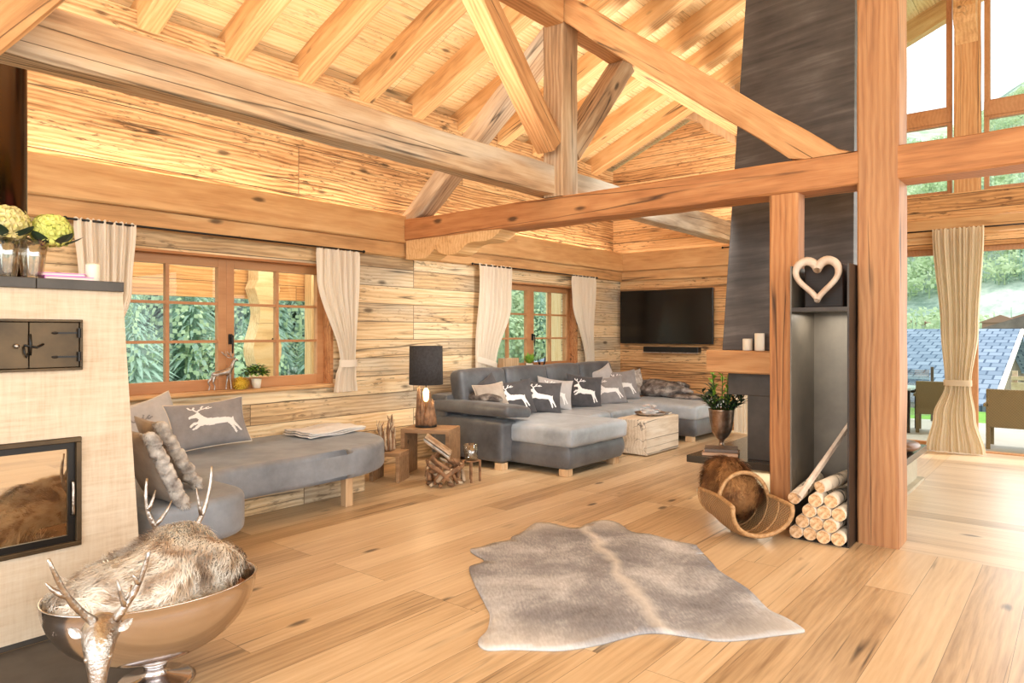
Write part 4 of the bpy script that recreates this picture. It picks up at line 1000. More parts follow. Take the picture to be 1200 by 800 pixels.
furblob('fur_throw', 'flat folded grey fur throw on the far chaise', 'throw', (9.16, 4.28, .505), (.24, .30, .045), 3500, .03, lambda p: (-1, -.3, 0), MT['fur_grey'], .005, .15, zmin=-.9, seed=8)

# ================================================================ WOOD BLOCK TABLE + tray
M().rbox((7.44, 4.0, .215), (.40, .20, .20), .012, 10, 0, .004).build('block_table', MT['block'], None, label='pale cracked solid wood block used as coffee table', cat='table')
M().bx(7.1, 7.78, 3.86, 4.14, 0, .02).build('caster_base', MT['leg'], None, label='thin plinth under the pale wood block table', cat='plinth')
TR = (7.54, 4.03, .418)
M().lathe([(0, 0), (.15, 0), (.17, .012), (.185, .03), (.18, .032), (.165, .018), (.145, .008), (0, .008)], TR, 40).build('tray', MT['silver'], None, True, label='round silver tray on the wood block table', cat='tray')
ft = thing('flower_arrangement', 'pink and white blossom wreath on the silver tray', 'flower', (TR[0], TR[1], .43))
m1, m2 = M(), M()
for k in range(26):
    a = k*2.4; r_ = .03+.075*math.sqrt((k+1)/26); p = V((TR[0]+r_*math.cos(a), TR[1]+r_*math.sin(a), .455+.03*random.random()+(.05 if k < 8 else 0)))
    for q in range(7):
        d = V((math.cos(q*.9+k), math.sin(q*.9+k), .7)); leaf(m1 if k % 3 else m2, p, d, .032, .026, .5, 3)
m1.ball((TR[0], TR[1], .455), (.10, .10, .03), 16, 8, j=.4); m1.build('white_petals', MT['print'], ft); m2.build('pink_petals', MT['rose'], ft)
M().lathe([(0, 0), (.055, 0), (.07, .03), (.065, .03), (.05, .006), (0, .006)], (TR[0], TR[1], .427), 24).build('small_bowl', MT['silver'], ft, True)
book('book', 'pale book lying at the right edge of the wood block table', (7.75, 3.97, .419), (.13, .2, .02), .1, bc2)
# ================================================================ TV
tv = thing('television', 'large flat black television mounted on the gable wall', 'television', (9.68, 4.92, 1.23))
M().bx(9.665, 9.70, 4.15, 5.69, 1.235, 2.06).build('housing', MT['tvf'], tv, bevel=.004)
M().bx(9.661, 9.665, 4.165, 5.675, 1.25, 2.047).build('screen', MT['tv'], tv)
M().bx(9.70, 9.77, 4.6, 5.2, 1.5, 1.8).build('wall_mount', MT['black'], tv)
sbr = thing('soundbar', 'slim black soundbar under the television', 'speaker', (9.68, 4.82, 1.09))
M().bx(9.64, 9.76, 4.37, 5.27, 1.11, 1.19).build('grille', MT['tvf'], sbr, bevel=.008)
M().bx(9.638, 9.76, 4.37, 5.27, 1.095, 1.11).build('metal_strip', MT['silver'], sbr)

# ================================================================ SIDE TABLES, LAMP
def utable(lab, c, w, d, h, t, rz, grp='nested side tables'):
    T = thing('side_table', lab, 'table', (c[0], c[1], 0), grp, rz)
    M().bx(-w/2, w/2, -d/2, d/2, h-t, h).build('table_top', MT['table'], T, bevel=.003, local=True)
    for s_ in (-1, 1):
        o = M().bx(s_*(w/2)-(t if s_ > 0 else 0), s_*(w/2)+(t if s_ < 0 else 0), -d/2, d/2, 0, h-t-.0005).build('side_leg', MT['table'], T, bevel=.003, local=True)
    return T
utable('larger wooden side table carrying the lamp', (4.88, 5.04), .50, .36, .46, .04, math.radians(-64))
utable('smaller wooden side table carrying the twig candle holder', (4.42, 5.13), .30, .26, .275, .035, math.radians(-64))
lp = thing('table_lamp', 'table lamp with black drum shade on a driftwood base', 'lamp', (4.87, 5.10, .46))
LX, LY = 4.87, 5.10
M().lathe([(.0, 0), (.105, 0), (.11, .008), (.105, .02), (0, .022)], (LX, LY, .461), 32).build('base', MT['black'], lp, True)
m = M()
for k in range(13):
    a = k/13*2*PI; r0 = .065+.025*random.random(); tw_ = random.uniform(-.8, .8); hgt = random.uniform(.24, .40)
    pts = [(LX+r0*math.cos(a+tw_*t), LY+r0*math.sin(a+tw_*t)*1, .475+hgt*t) for t in (0, .25, .5, .75, 1)]
    pts = [tuple(V(p)+V((random.uniform(-.008, .008),)*3)) for p in pts]
    m.tube(pts, [.030, .031, .018, .012, .005], 8)
m.build('driftwood_stem', MT['drift'], lp, True)
M().ball((LX, LY, .78), (.035, .035, .07)).build('bulb', MT['glow'], lp, True)
m = M(); r1, r2, z0, z1 = .165, .17, .885, 1.27
n = 48
m.add([(LX+r*math.cos(2*PI*k/n), LY+r*math.sin(2*PI*k/n), z) for r, z in ((r2, z0), (r1, z1), (r1-.004, z1), (r2-.004, z0)) for k in range(n)],
      [(a*n+k, a*n+(k+1) % n, ((a+1) % 4)*n+(k+1) % n, ((a+1) % 4)*n+k) for a in range(4) for k in range(n)])
m.tube([(LX, LY, .80), (LX, LY, 1.0)], .006, 6)
m.build('lamp_shade', MT['shade'], lp, True)
# twig candle holder
tc = thing('twig_candle_holder', 'bundle of upright driftwood twigs around a glass on the small side table', 'candle holder', (4.42, 5.17, .276))
for i, mt in enumerate(('drift', 'drift_pale')):
    m = M()
    for k in range(9):
        a = (k+i*.5)/9*2*PI; r0 = .07; hg = random.uniform(.16, .34)
        pts = [V((4.42+(r0+random.uniform(-.012, .012))*math.cos(a+t*random.uniform(-.3, .3)), 5.17+(r0+random.uniform(-.012, .012))*math.sin(a), .285+hg*t)) for t in (0, .3, .6, .85, 1)]
        m.tube(pts, [.014, .012, .010, .007, .003], 7)
        if k % 3 == 0: m.tube([pts[2], pts[2]+V((.03*math.cos(a+1), .03*math.sin(a+1), .06)), pts[2]+V((.045*math.cos(a+1), .045*math.sin(a+1), .12))], [.007, .005, .002], 6)
    m.build('twigs', MT[mt], tc, True)
M().lathe([(.035, 0), (.04, .01), (.042, .14), (.039, .14), (.037, .012), (0, .01)], (4.42, 5.17, .278), 24).build('glass_cup', MT['clear'], tc, True)
M().lathe([(0, 0), (.03, 0), (.03, .09), (0, .09)], (4.42, 5.17, .289), 20).build('candle', MT['wax'], tc, True)
# driftwood magazine basket
mg = thing('magazine_basket', 'magazine holder knotted from driftwood branches on the floor', 'magazine holder', (4.58, 4.53, 0))
bx0 = V((4.60, 4.56, 0))
for i, mt in enumerate(('drift', 'drift_pale', 'drift')):
    m = M()
    for k in range(6):
        a = (k*1.05+i*.35); rr_ = random.uniform(.10, .17); a2 = a+random.uniform(.9, 1.9)*(1 if k % 2 else -1)
        h0, h1 = random.uniform(.02, .08), random.uniform(.16, .34)
        p = [bx0+V((rr_*1.25*math.cos(a+(a2-a)*t), rr_*math.sin(a+(a2-a)*t), h0+(h1-h0)*t+.03*math.sin(t*5))) for t in (0, .2, .4, .6, .8, 1)]
        r_ = random.uniform(.016, .026); m.tube(p, [r_*.8, r_, r_*1.1, r_, r_*.8, r_*.45], 8)
    for k in range(3):
        a = k*2.1+i*.7; m.tube([bx0+V((.12*math.cos(a), .1*math.sin(a), .03)), bx0+V((.19*math.cos(a+.3), .15*math.sin(a+.3), .0+.018)), ], [.018, .014], 7)
    m.build('branches', MT[mt], mg, True)
def mag(lab, c, rz, tx, col):
    T = thing('magazine', lab, 'magazine', c, 'magazines in the driftwood holder', rz)
    T.rotation_euler = (0, tx, rz)
    M().rbox((0, 0, 0), (.14, .105, .009), .004, 4).build('cover', col, T, True, local=True)
    M().bx(-.11, .02, -.07, .03, .0092, .0102).bx(.04, .11, -.02, .07, .0092, .0102).build('cover_picture', plain('magazine_print', (190, 150, 110), .4, c2=(120, 90, 66), vs=25), T, local=True)
mc = [plain('magazine_cover_a', (214, 190, 160), .4, c2=(140, 108, 78), vs=14), plain('magazine_cover_b', (226, 220, 210), .4, c2=(120, 110, 100), vs=10)]
rzm = math.radians(-50)
mag('front magazine leaning in the driftwood holder', (4.55, 4.60, .375), rzm, .62, mc[0])
mag('middle magazine leaning in the driftwood holder', (4.56, 4.62, .352), rzm-.05, .62, mc[1])
mag('rear magazine at the bottom of the pile in the driftwood holder', (4.57, 4.63, .33), rzm+.04, .62, mc[0])
M().lathe([(.0, 0), (.05, 0), (.065, .02), (.07, .15), (.066, .15), (.06, .02), (0, .008)], (4.86, 4.48, .2), 28).build('glass_jar', MT['clear'], None, True, label='clear glass jar beside the magazine holder by the sofa', cat='jar')
st_ = M()
st_.bx(4.79, 4.93, 4.41, 4.55, .19, .2)
for sx in (-.06, .06):
    for sy in (-.06, .06): st_.bx(4.86+sx-.008, 4.86+sx+.008, 4.48+sy-.008, 4.48+sy+.008, 0, .19)
st_.build('small_stand', MT['drift'], None, label='low wooden stand under the clear glass jar', cat='stand')

# ================================================================ BASKET with fur
bk = thing('log_basket', 'open wicker log basket with arched handle beside the firewood', 'basket', (4.85, 1.88, 0))
BX = V((4.78, 1.83, 0)); ya = math.radians(46)   # channel axis direction (rear-left)
ax_ = V((math.cos(ya), math.sin(ya), 0)); cr = V((ax_.y, -ax_.x, 0))
def bask(u, v, o=0):
    a = (u-.5)*PI*1.1; s_ = (v-.5)*2
    ww = .178+.012*s_*s_; hh = .22
    L_ = .24+.045*(1-math.cos(a)**2)*1
    p = BX+ax_*(s_*L_)+cr*((ww+o)*math.sin(a)*(1.0+.05*abs(s_)))
    z = hh+.012-(hh+o)*math.cos(a)*(1-.16*s_*s_*0) 
    z += .05*s_*s_*math.cos(a)
    return (p.x, p.y, max(z, .004) if o > 0 else max(z, .014))
m = M(); m.grid(bask, 40, 26); m.grid(lambda u, v: bask(u, v, .012), 40, 26); 
m.build('woven_body', MT['wicker'], bk, True)
rim = [bask(u/20, 0, .006) for u in range(21)]+[bask(1, v/14, .006) for v in range(1, 15)]+[bask(1-u/20, 1, .006) for u in range(1, 21)]+[bask(0, 1-v/14, .006) for v in range(1, 15)]
mm = M().tube(rim, .015, 10)
mm.build('rim', MT['wicker_rim'], bk, True)
hpts = []
for k in range(21):
    a = PI*k/20; p = BX+cr*(-.18*math.cos(a)); hpts.append((p.x, p.y, .23+.20*math.sin(a)))
M().tube(hpts, .014, 10).build('handle', MT['wicker_rim'], bk, True)
m = M()
for v in (.25, .5, .75):
    m.tube([V(bask(u/16, v))+V((0, 0, .004)) for u in range(17)], .007, 6)
m.build('ribs', MT['wicker_rim'], bk, True)
furblob('fur_throw', 'shaggy brown fur throw stuffed into the wicker basket', 'throw', (4.95, 2.0, .28), (.165, .25, .17), 12000, .10, lambda p: (-.6, .5*(1 if p.y > 2 else -.6), -.5), MT['fur_brown'], .004, .3, zmin=-.95, yaw=ya-PI/2, seed=11, jit=.45)

# ================================================================ COWHIDE
RUG = [(3.305, 3.053), (3.249, 2.958), (3.218, 2.865), (3.171, 2.823), (3.081, 2.835), (3.017, 2.794), (2.855, 2.599), (2.683, 2.372), (2.6, 2.27), (2.459, 2.162), (2.368, 2.129), (2.32, 2.092), (2.309, 2.026), (2.382, 1.95), (2.447, 1.857), (2.519, 1.77), (2.656, 1.681), (2.79, 1.628), (2.879, 1.59), (2.95, 1.518), (3.001, 1.385), (3.036, 1.285), (3.118, 1.199), (3.228, 1.121), (3.283, 1.082), (3.374, 1.014), (3.415, 1.023), (3.492, 1.13), (3.545, 1.232), (3.748, 1.408), (3.887, 1.595), (3.98, 1.712), (4.069, 1.878), (4.144, 1.918), (4.28, 1.945), (4.314, 1.991), (4.305, 2.12), (4.345, 2.32), (4.318, 2.452), (4.451, 2.634), (4.461, 2.749), (4.362, 2.797), (4.187, 2.78), (4.151, 2.807), (4.122, 2.86), (4.134, 3.021), (4.063, 3.108), (3.816, 3.031), (3.693, 3.022), (3.621, 2.986), (3.516, 3.024), (3.394, 3.029)]
def smooth_poly(p, n=3):
    out = []
    N = len(p)
    for i in range(N):
        a, b, c, d = (V(p[(i+k-1) % N]) for k in range(4))
        for j in range(n):
            t = j/n; out.append(tuple(.5*((2*b)+(-a+c)*t+(2*a-5*b+4*c-d)*t*t+(-a+3*b-3*c+d)*t**3)))
    return out
rp = smooth_poly(RUG)
bm = bmesh.new(); vs = [bm.verts.new((x-3.5, y-2.15, .007)) for x, y in rp]; bm.faces.new(vs)
bmesh.ops.triangulate(bm, faces=bm.faces[:])
for _ in range(4):
    lg = [e for e in bm.edges if e.calc_length() > .09]
    if not lg: break
    bmesh.ops.subdivide_edges(bm, edges=lg, cuts=1); bmesh.ops.triangulate(bm, faces=[f for f in bm.faces if len(f.verts) > 3])
bmesh.ops.beautify_fill(bm, faces=bm.faces[:], edges=bm.edges[:])
bd = {v for e in bm.edges if e.is_boundary for v in e.verts}
for v in bm.verts:
    q = v.co
    v.co.z = .008+.008*(.5+.5*noise.noise(V((q.x*4, q.y*4, 2))))*(0.5 if v in bd else 1)
    d_ = abs(q.x*.713-q.y*.701-.07); v.co.z += .010*math.exp(-(d_/.03)**2)
bmesh.ops.recalc_face_normals(bm, faces=bm.faces[:])
if bm.faces[0].normal.z < 0: bmesh.ops.reverse_faces(bm, faces=bm.faces[:])
ex = bmesh.ops.extrude_face_region(bm, geom=bm.faces[:]); 
for g in ex['geom']:
    if isinstance(g, bmesh.types.BMVert): g.co.z -= 0
for v in bm.verts:
    pass
me = bpy.data.meshes.new('cowhide_rug'); bm.faces.ensure_lookup_table()
# lower shell stays at the floor, upper shell keeps the ripples
new = {g for g in ex['geom'] if isinstance(g, bmesh.types.BMVert)}
for v in bm.verts:
    if v not in new: v.co.z = .001
bmesh.ops.recalc_face_normals(bm, faces=bm.faces[:])
bm.to_mesh(me); bm.free(); me.materials.append(MT['hide']); me.polygons.foreach_set('use_smooth', [True]*len(me.polygons))
o = bpy.data.objects.new('cowhide_rug', me); COL.objects.link(o); o.location = (3.5, 2.15, 0)
tag(o, 'grey and white cowhide rug lying in the middle of the floor', 'rug')

# ================================================================ METAL BOWL
bo = thing('deer_head_bowl', 'big oval polished metal bowl with two silver stag heads in the foreground', 'bowl', (1.28, 2.87, 0))
BC = V((1.262, 2.885, 0)); by = math.radians(-13)
Rb = Matrix.Translation(BC) @ Matrix.Rotation(by, 4, 'Z')
pr = []
for k in range(15):
    a = PI/2*k/14; pr.append((.39*math.sin(a)**.9 if k else .0, .10+.29*(1-math.cos(a))))
pr += [(.394, .393), (.39, .397), (.382, .39)]
for k in range(13, -1, -1):
    a = PI/2*k/14; pr.append((.377*math.sin(a)**.9 if k else 0, .112+.275*(1-math.cos(a))))
M().lathe(pr, (0, 0, 0), 64, Rb, 1, .74).build('bowl_body', MT['copper'], bo, True)
M().lathe([(0, 0), (.145, 0), (.15, .006), (.13, .018), (.06, .03), (.04, .05), (.045, .075), (.09, .11), (0, .115)], (0, 0, 0), 48, Rb, 1, 1).build('foot', MT['copper'], bo, True)
def skin(name, verts, edges, mat, parent, sub=2, loc=None):
    """verts: (x,y,z,r[,r2]) in world coordinates"""
    inv = PW(parent).inverted()
    me = bpy.data.meshes.new(name); me.from_pydata([tuple(inv @ V(v[:3])) for v in verts], edges, []); me.materials.append(mat)
    o = bpy.data.objects.new(name, me); COL.objects.link(o); o.parent = parent
    s_ = o.modifiers.new('skin', 'SKIN'); s_.use_smooth_shade = True
    for i, v in enumerate(verts):
        sv_ = me.skin_vertices[0].data[i]; sv_.radius = (v[3], v[4] if len(v) > 4 else v[3]); sv_.use_root = (i == 0)
    o.modifiers.new('sub', 'SUBSURF').levels = sub; o.modifiers['sub'].render_levels = sub
    return o
def antler(m, base, tip, bow, tines, r=.013):
    base, tip, bow = V(base), V(tip), V(bow); pts = [base.lerp(tip, t)+bow*math.sin(PI*t) for t in [k/9 for k in range(10)]]
    m.tube(pts, [r*(1-.62*k/9)*(1+.12*math.sin(k*2)) for k in range(10)], 10)
    for t, v_, L_ in tines:
        k = int(t*9); p = pts[k]; d = V(v_).normalized()
        m.tube([p, p+d*L_*.35+V((0, 0, .0)), p+d*L_*.7+V((0, 0, L_*.12)), p+d*L_+V((0, 0, L_*.34))], [r*.8, r*.65, r*.45, r*.18], 8)
def staghead(nm, top, out, ants):
    top = V(top); out = V(out).normalized(); sd = out.cross(V((0, 0, 1))).normalized(); dn = V((0, 0, -1))
    H = thing('stag_head', None, None, tuple(top)); H.parent = bo; mm_ = PW(bo).inverted() @ Matrix.Translation(top); H.location = mm_.to_translation()
    del_ = H
    def q(o_, s_, d_): return tuple(top+out*o_+sd*s_+dn*d_)
    m = M()
    # neck collar, skull, muzzle as one lofted form
    secs = [(-.02, .02, .060, .055), (.02, .015, .062, .058), (.055, .02, .056, .054), (.085, .045, .048, .050), (.105, .085, .038, .044), (.118, .125, .029, .034), (.128, .16, .024, .027), (.133, .185, .019, .020), (.134, .195, .006, .006)]
    vs = []; n = 20; 
    for i, (o_, d_, rw, rh) in enumerate(secs):
        a = secs[max(0, i-1)]; b = secs[min(len(secs)-1, i+1)]; t = (out*(b[0]-a[0])+dn*(b[1]-a[1])).normalized(); up = sd.cross(t).normalized()
        c = top+out*o_+dn*d_
        for k in range(n):
            an = 2*PI*k/n; vs.append(c+sd*rw*math.cos(an)+up*rh*math.sin(an))
    fs = [(i*n+k, i*n+(k+1) % n, (i+1)*n+(k+1) % n, (i+1)*n+k) for i in range(len(secs)-1) for k in range(n)]+[tuple(range(n)), tuple((len(secs)-1)*n+k for k in range(n))]
    m.add(vs, fs)
    m.ball(q(.115, .030, .068), (.012, .012, .010)).ball(q(.115, -.030, .068), (.012, .012, .010))     # brows / eyes
    m.ball(q(.148, .012, .172), .006).ball(q(.148, -.012, .172), .006)
    m.build('head', MT['silver'], H, True)
    for s_ in (-1, 1):
        e = M(); leaf(e, q(.05, .05*s_, .01), sd*s_*.8-out*.3+V((0, 0, .35)), .06, .034, .25, 6, nrm=out); e.build('ear', MT['silver'], H, True)
    for a_ in ants:
        m = M(); antler(m, *a_); m.build('antler', MT['silver'], H, True)
staghead('front', (.975, 2.645, .385), (-.42, -.9, 0), [
    ((.955, 2.62, .40), (.785, 2.55, .68), (-.012, 0, -.02), [(.62, (-.6, .1, .35), .07), (.3, (-.5, -.2, .3), .03)], .015),
    ((1.0, 2.605, .40), (1.095, 2.55, .635), (.018, 0, -.01), [(.62, (-.5, -.3, .5), .04), (.3, (-.35, -.2, .8), .085), (.15, (.5, 0, .8), .075)], .015)])
staghead('rear', (1.48, 3.115, .42), (.45, .9, 0), [
    ((1.445, 3.14, .45), (1.352, 3.17, .765), (-.045, 0, 0), [(.62, (.5, 0, .9), .07), (.42, (.9, 0, .75), .10)], .014),
    ((1.52, 3.14, .45), (1.645, 3.17, .775), (.028, 0, 0), [(.42, (-.25, 0, 1), .10)], .014)])
furblob('fur_throw', 'long-haired beige and white fur spilling over the metal bowl', 'throw', (1.25, 2.92, .365), (.31, .22, .15), 30000, .07, lambda p: (-.75, -.45+.7*math.sin(p.x*11+p.y*5), -.35+.3*math.sin(p.x*9)), MT['fur_bowl'], .0042, .35, zmin=-.35, yaw=by, lift=.45, seed=21, jit=.5, shape=lambda q: V((q.x, q.y, q.z*(1+.9*max(-.6, min(.5, q.x/.3+.1*math.sin(q.x*30))))))) 
cones = [(1.50, 2.78, .30), (1.545, 2.83, .31), (1.47, 2.72, .31), (1.56, 2.76, .32), (1.49, 2.86, .31)]
for i, p in enumerate(cones):
    furless = M().lathe([(0, -.03), (.02, -.025), (.032, -.005), (.03, .015), (.016, .035), (0, .045)], p, 14, fn=lambda a, z: 1+.18*math.sin(a*7+z*300))
    furless.build('pine_cone', plain('pine_cone', (176, 104, 58), .6, c2=(96, 56, 32), vs=60), None, True, label='brown pine cone in the bowl under the fur', cat='pine cone', group='pine cones in the bowl')

# ================================================================ WINDOW SILL OBJECTS
dr = thing('deer_figurine', 'silvery standing stag figurine on the large window sill', 'figurine', (3.10, 5.79, .901))
ux = V((1, 0, 0))
def dq(x, z, y=0): return (3.10+x, 5.785+y, .901+z)
vv = [(*dq(-.075, .155), .030, .026), (*dq(-.03, .15), .028, .026), (*dq(.02, .155), .028, .028), (*dq(.06, .168), .027, .026), (*dq(.085, .205), .018, .018), (*dq(.10, .245), .013, .013), (*dq(.112, .268), .015, .014), (*dq(.145, .258), .009, .009),
      (*dq(-.085, .115, -.018), .014), (*dq(-.098, .075, -.02), .007), (*dq(-.08, .04, -.02), .005), (*dq(-.086, .004, -.02), .006),
      (*dq(-.085, .115, .018), .014), (*dq(-.12, .075, .02), .007), (*dq(-.105, .04, .02), .005), (*dq(-.115, .004, .02), .006),
      (*dq(.06, .12, -.016), .011), (*dq(.065, .06, -.018), .006), (*dq(.07, .004, -.018), .006), (*dq(.06, .12, .016), .011), (*dq(.045, .06, .018), .006), (*dq(.04, .004, .018), .006),
      (*dq(-.10, .15), .007)]
skin('body', vv, [(0, 1), (1, 2), (2, 3), (3, 4), (4, 5), (5, 6), (6, 7), (0, 8), (8, 9), (9, 10), (10, 11), (0, 12), (12, 13), (13, 14), (14, 15), (3, 16), (16, 17), (17, 18), (3, 19), (19, 20), (20, 21), (0, 22)], MT['silver'], dr, 1)
m = M()
for s_ in (-1, 1):
    antler(m, dq(.105, .28, .006*s_), dq(.02, .335, .045*s_), (0, .01*s_, -.02), [(.3, (.3, .3*s_, 1), .045), (.6, (-.2, .2*s_, 1), .04), (.8, (-.6, .2*s_, .4), .035)], .005)
    leaf(m, dq(.10, .275, .01*s_), (-.4, .9*s_, .2), .03, .014)
m.build('antlers', MT['silver'], dr, True)
pp = thing('potted_plant', 'small bushy green plant in a pale pot on the large window sill', 'plant', (3.40, 5.79, .901))
M().lathe([(0, 0), (.035, 0), (.045, .085), (.041, .085), (.034, .02), (0, .02)], (3.42, 5.785, .901), 24).build('pot', MT['wax'], pp, True)
m, m2 = M(), M()
for k in range(330):
    a = random.random()*2*PI; t = random.random(); p = V((3.41+.115*math.sqrt(t)*math.cos(a), 5.785+.075*math.sqrt(t)*math.sin(a), 1.0+random.uniform(0, .07)+.04*(1-t)))
    leaf(m if k % 3 else m2, p, V((math.cos(a)*.8, math.sin(a)*.8, random.uniform(-.2, 1.1))), .036, .022, .3, 3)
m.build('foliage', MT['leaf'], pp); m2.build('young_leaves', MT['leaf_bright'], pp)
yf = M(); 
for k in range(180):
    z = 1-2*(k+.5)/180; a = k*2.4; d = V((math.sqrt(1-z*z)*math.cos(a), math.sqrt(1-z*z)*math.sin(a), z)); p = V((3.26, 5.765, .952))+V((d.x*.06, d.y*.045, d.z*.045)); leaf(yf, p, d+V((.3, .1, .2)), .022, .018, .4, 2)
yf.ball((3.26, 5.765, .952), (.055, .04, .042)); yf.build('yellow_bloom', plain('golden_bloom', (232, 196, 66), .7, c2=(206, 170, 50), vs=60), None, label='yellow flower head lying on the large window sill', cat='flower')
# second sill
p2 = thing('potted_plant', 'small bright green plant on the sill behind the sofa', 'plant', (7.45, 5.79, .901))
M().lathe([(0, 0), (.04, 0), (.05, .09), (.046, .09), (.04, .02), (0, .02)], (7.45, 5.79, .901), 20).build('pot', MT['wax'], p2, True)
m = M()
for k in range(60):
    a = random.random()*6.28; leaf(m, (7.45+.02*math.cos(a), 5.79+.02*math.sin(a), .99), V((math.cos(a)*.8, math.sin(a)*.6, random.uniform(.4, 1.4))), random.uniform(.07, .15), .04, -.3, 4)
m.build('foliage', MT['leaf_bright'], p2)
m = M(); 
for s_ in (-1, 1): antler(m, (7.73, 5.79, .92), (7.73+.09*s_, 5.80, 1.07), (.03*s_, 0, 0), [(.3, (.2*s_, 0, 1), .06), (.6, (-.3*s_, 0, 1), .05)], .010)
m.ball((7.73, 5.79, .925), (.05, .03, .023)); m.build('antler_ornament', MT['black'], None, True, label='small dark antler ornament on the sill behind the sofa', cat='ornament')
m = M(); m.rbox((6.98, 5.77, .99), (.16, .05, .085), .01, 8); m.build('wooden_box', MT['leg'], None, label='pale wooden box on the sill behind the tied curtain', cat='box')
# ================================================================ OUTSIDE
M().bx(9.95, 13.3, -6, 8, -.14, -.03).build('terrace', MT['tile'], None, label='pale stone terrace outside the gable doors', cat='terrace')
M().bx(13.3, 15.3, -6, 8, -.2, -.04).build('lawn', MT['grass'], None, label='strip of green lawn beyond the terrace', cat='lawn')
def rattan_chair(lab, c, rz, w=.58):
    T = thing('garden_chair', lab, 'chair', (c[0], c[1], -.03), None, rz)
    M().bx(-.03, .03, -w/2, w/2, .27, .74).build('backrest', MT['rattan'], T, bevel=.01, local=True)
    M().bx(.03, .5, -w/2, w/2, .27, .40).build('seat', MT['rattan'], T, bevel=.01, local=True)
    for s_ in (-1, 1):
        M().bx(-.03, .5, s_*w/2-.03, s_*w/2+.03, .52, .56).build('armrest', MT['rattan'], T, bevel=.008, local=True)
        for x in (0, .47): M().bx(x-.022, x+.022, s_*(w/2-.02)-.022, s_*(w/2-.02)+.022, 0, .54).build('leg', MT['rattan'], T, local=True)
    return T
rattan_chair('brown rattan garden chair on the terrace at the right edge', (10.4, .60, 0), 0, .66)
rattan_chair('dark rattan garden chair behind the terrace door glass, left of the curtain', (11.5, 1.62, 0), .1, .5)
tb = thing('garden_table', 'glass topped garden table on the terrace beside the big post', 'table', (11.6, 2.35, -.03))
M().bx(11.3, 12.0, 1.9, 3.1, .58, .61).build('table_top', plain('frosted_table_glass', (196, 214, 212), .2), tb, bevel=.004)
for x in (11.34, 11.96):
    for y in (1.94, 3.06): M().bx(x-.02, x+.02, y-.02, y+.02, -.03, .58).build('leg', MT['black'], tb)
M().bx(11.33, 11.36, 1.96, 3.04, .5, .54).bx(11.94, 11.97, 1.96, 3.04, .5, .54).build('table_frame', MT['black'], tb)
gr = thing('glass_railing', 'low glass railing with slim posts at the terrace edge', 'railing', (13.1, 4, -.03))
for y in (1.9, 3.1, 4.3, 5.5): M().bx(13.08, 13.12, y-.02, y+.02, -.03, .85).build('railing_post', MT['steel_back'], gr)
for y in (1.92, 3.12, 4.32): M().bx(13.095, 13.105, y+.02, y+1.14, .05, .8).build('glass_panel', MT['clear'], gr)
# neighbouring house with slate roof
nb = thing('neighbour_house', 'neighbouring chalet with broad blue-grey slate roof just below the terrace', 'house', (20, 6, -4))
M().add([(15.9, 1.35, .02), (24, 1.35, 1.52), (24, 14, 1.52), (15.9, 14, .02), (15.9, 1.35, -.1), (24, 1.35, 1.40), (24, 14, 1.40), (15.9, 14, -.1)], [(0, 1, 2, 3), (7, 6, 5, 4), (0, 4, 5, 1), (3, 2, 6, 7), (0, 3, 7, 4)]).build('slate_roof', MT['slate'], nb)
M().add([(24, 1.35, 1.52), (32, 1.35, .02), (32, 14, .02), (24, 14, 1.52), (24, 1.35, 1.4), (32, 1.35, -.1), (32, 14, -.1), (24, 14, 1.4)], [(0, 1, 2, 3), (7, 6, 5, 4), (0, 4, 5, 1)]).build('slate_roof', MT['slate'], nb)
m = M().prism([(16.6, -4), (31.4, -4), (31.4, 0), (24, 1.38), (16.6, .02)], 1.75, 13.5, 'y'); m.build('timber_wall', MT['barn'], nb)
M().tube([(15.9, 1.32, -.04), (24, 1.32, 1.46)], .07, 6).build('verge_board', MT['house_wall'], nb)
fn_ = thing('garden_fence', 'weathered slatted fence at the lawn edge by the slate roof', 'fence', (15.4, .2, -.1))
for z in (.22, .42, .62, .30, .5): 
    M().bx(15.35, 15.4, -4.5, 1.0, z*.9, z*.9+.07).build('rail', MT['heart'], fn_)
for y in (-4.4, -3, -1.6, -.2, .95): M().bx(15.4, 15.47, y-.04, y+.04, -.1, .72).build('fence_post', MT['heart'], fn_)

# porch outside the window wall
M().bx(-2, 7.2, 7.55, 7.65, 1.80, 2.9).build('porch_fascia', wood('porch_boards', (150, 96, 52), (210, 152, 94), (236, 188, 130), 'XZ', (.22, 2.5), rough=.8, world=True), None, label='plank fascia of the porch seen through the large window', cat='fascia')
pf = thing('carved_porch_post', 'carved wavy timber porch post with black bolts outside the large window', 'post', (4.5, 7.4, -1.5))
m = M(); prof = []
for k in range(41):
    z = -1.5+3.9*k/40; wv = .135+.045*math.sin((z-1.0)*7.5) if .75 < z < 2.0 else .12
    prof.append((4.46-wv, z))
prof2 = [(4.46+(4.46-x), z) for x, z in prof[::-1]]
m.prism(prof+prof2, 7.3, 7.52, 'y').build('carved_shaft', MT['ext_wood'], pf)
for x, z in ((4.55, 2.05), (4.55, 1.93), (4.53, 1.32)): M().lathe([(0, -.012), (.024, -.012), (.024, 0), (0, 0)], (0, 0, 0), 8, Matrix.Translation((x, 7.295, z)) @ Matrix.Rotation(PI/2, 4, 'X')).build('bolt', MT['black'], pf)
for x, y, lab in ((5.18, 7.45, 'plain square porch post beside the carved one'), (9.75, 7.0, 'plain pale porch post outside the small window')):
    beam('porch_post', (x, y, -1.5), (x, y, 2.4), .16 if x < 6 else .34, .16, MT['ext_wood'], lab, 'post', up=(1, 0, 0))

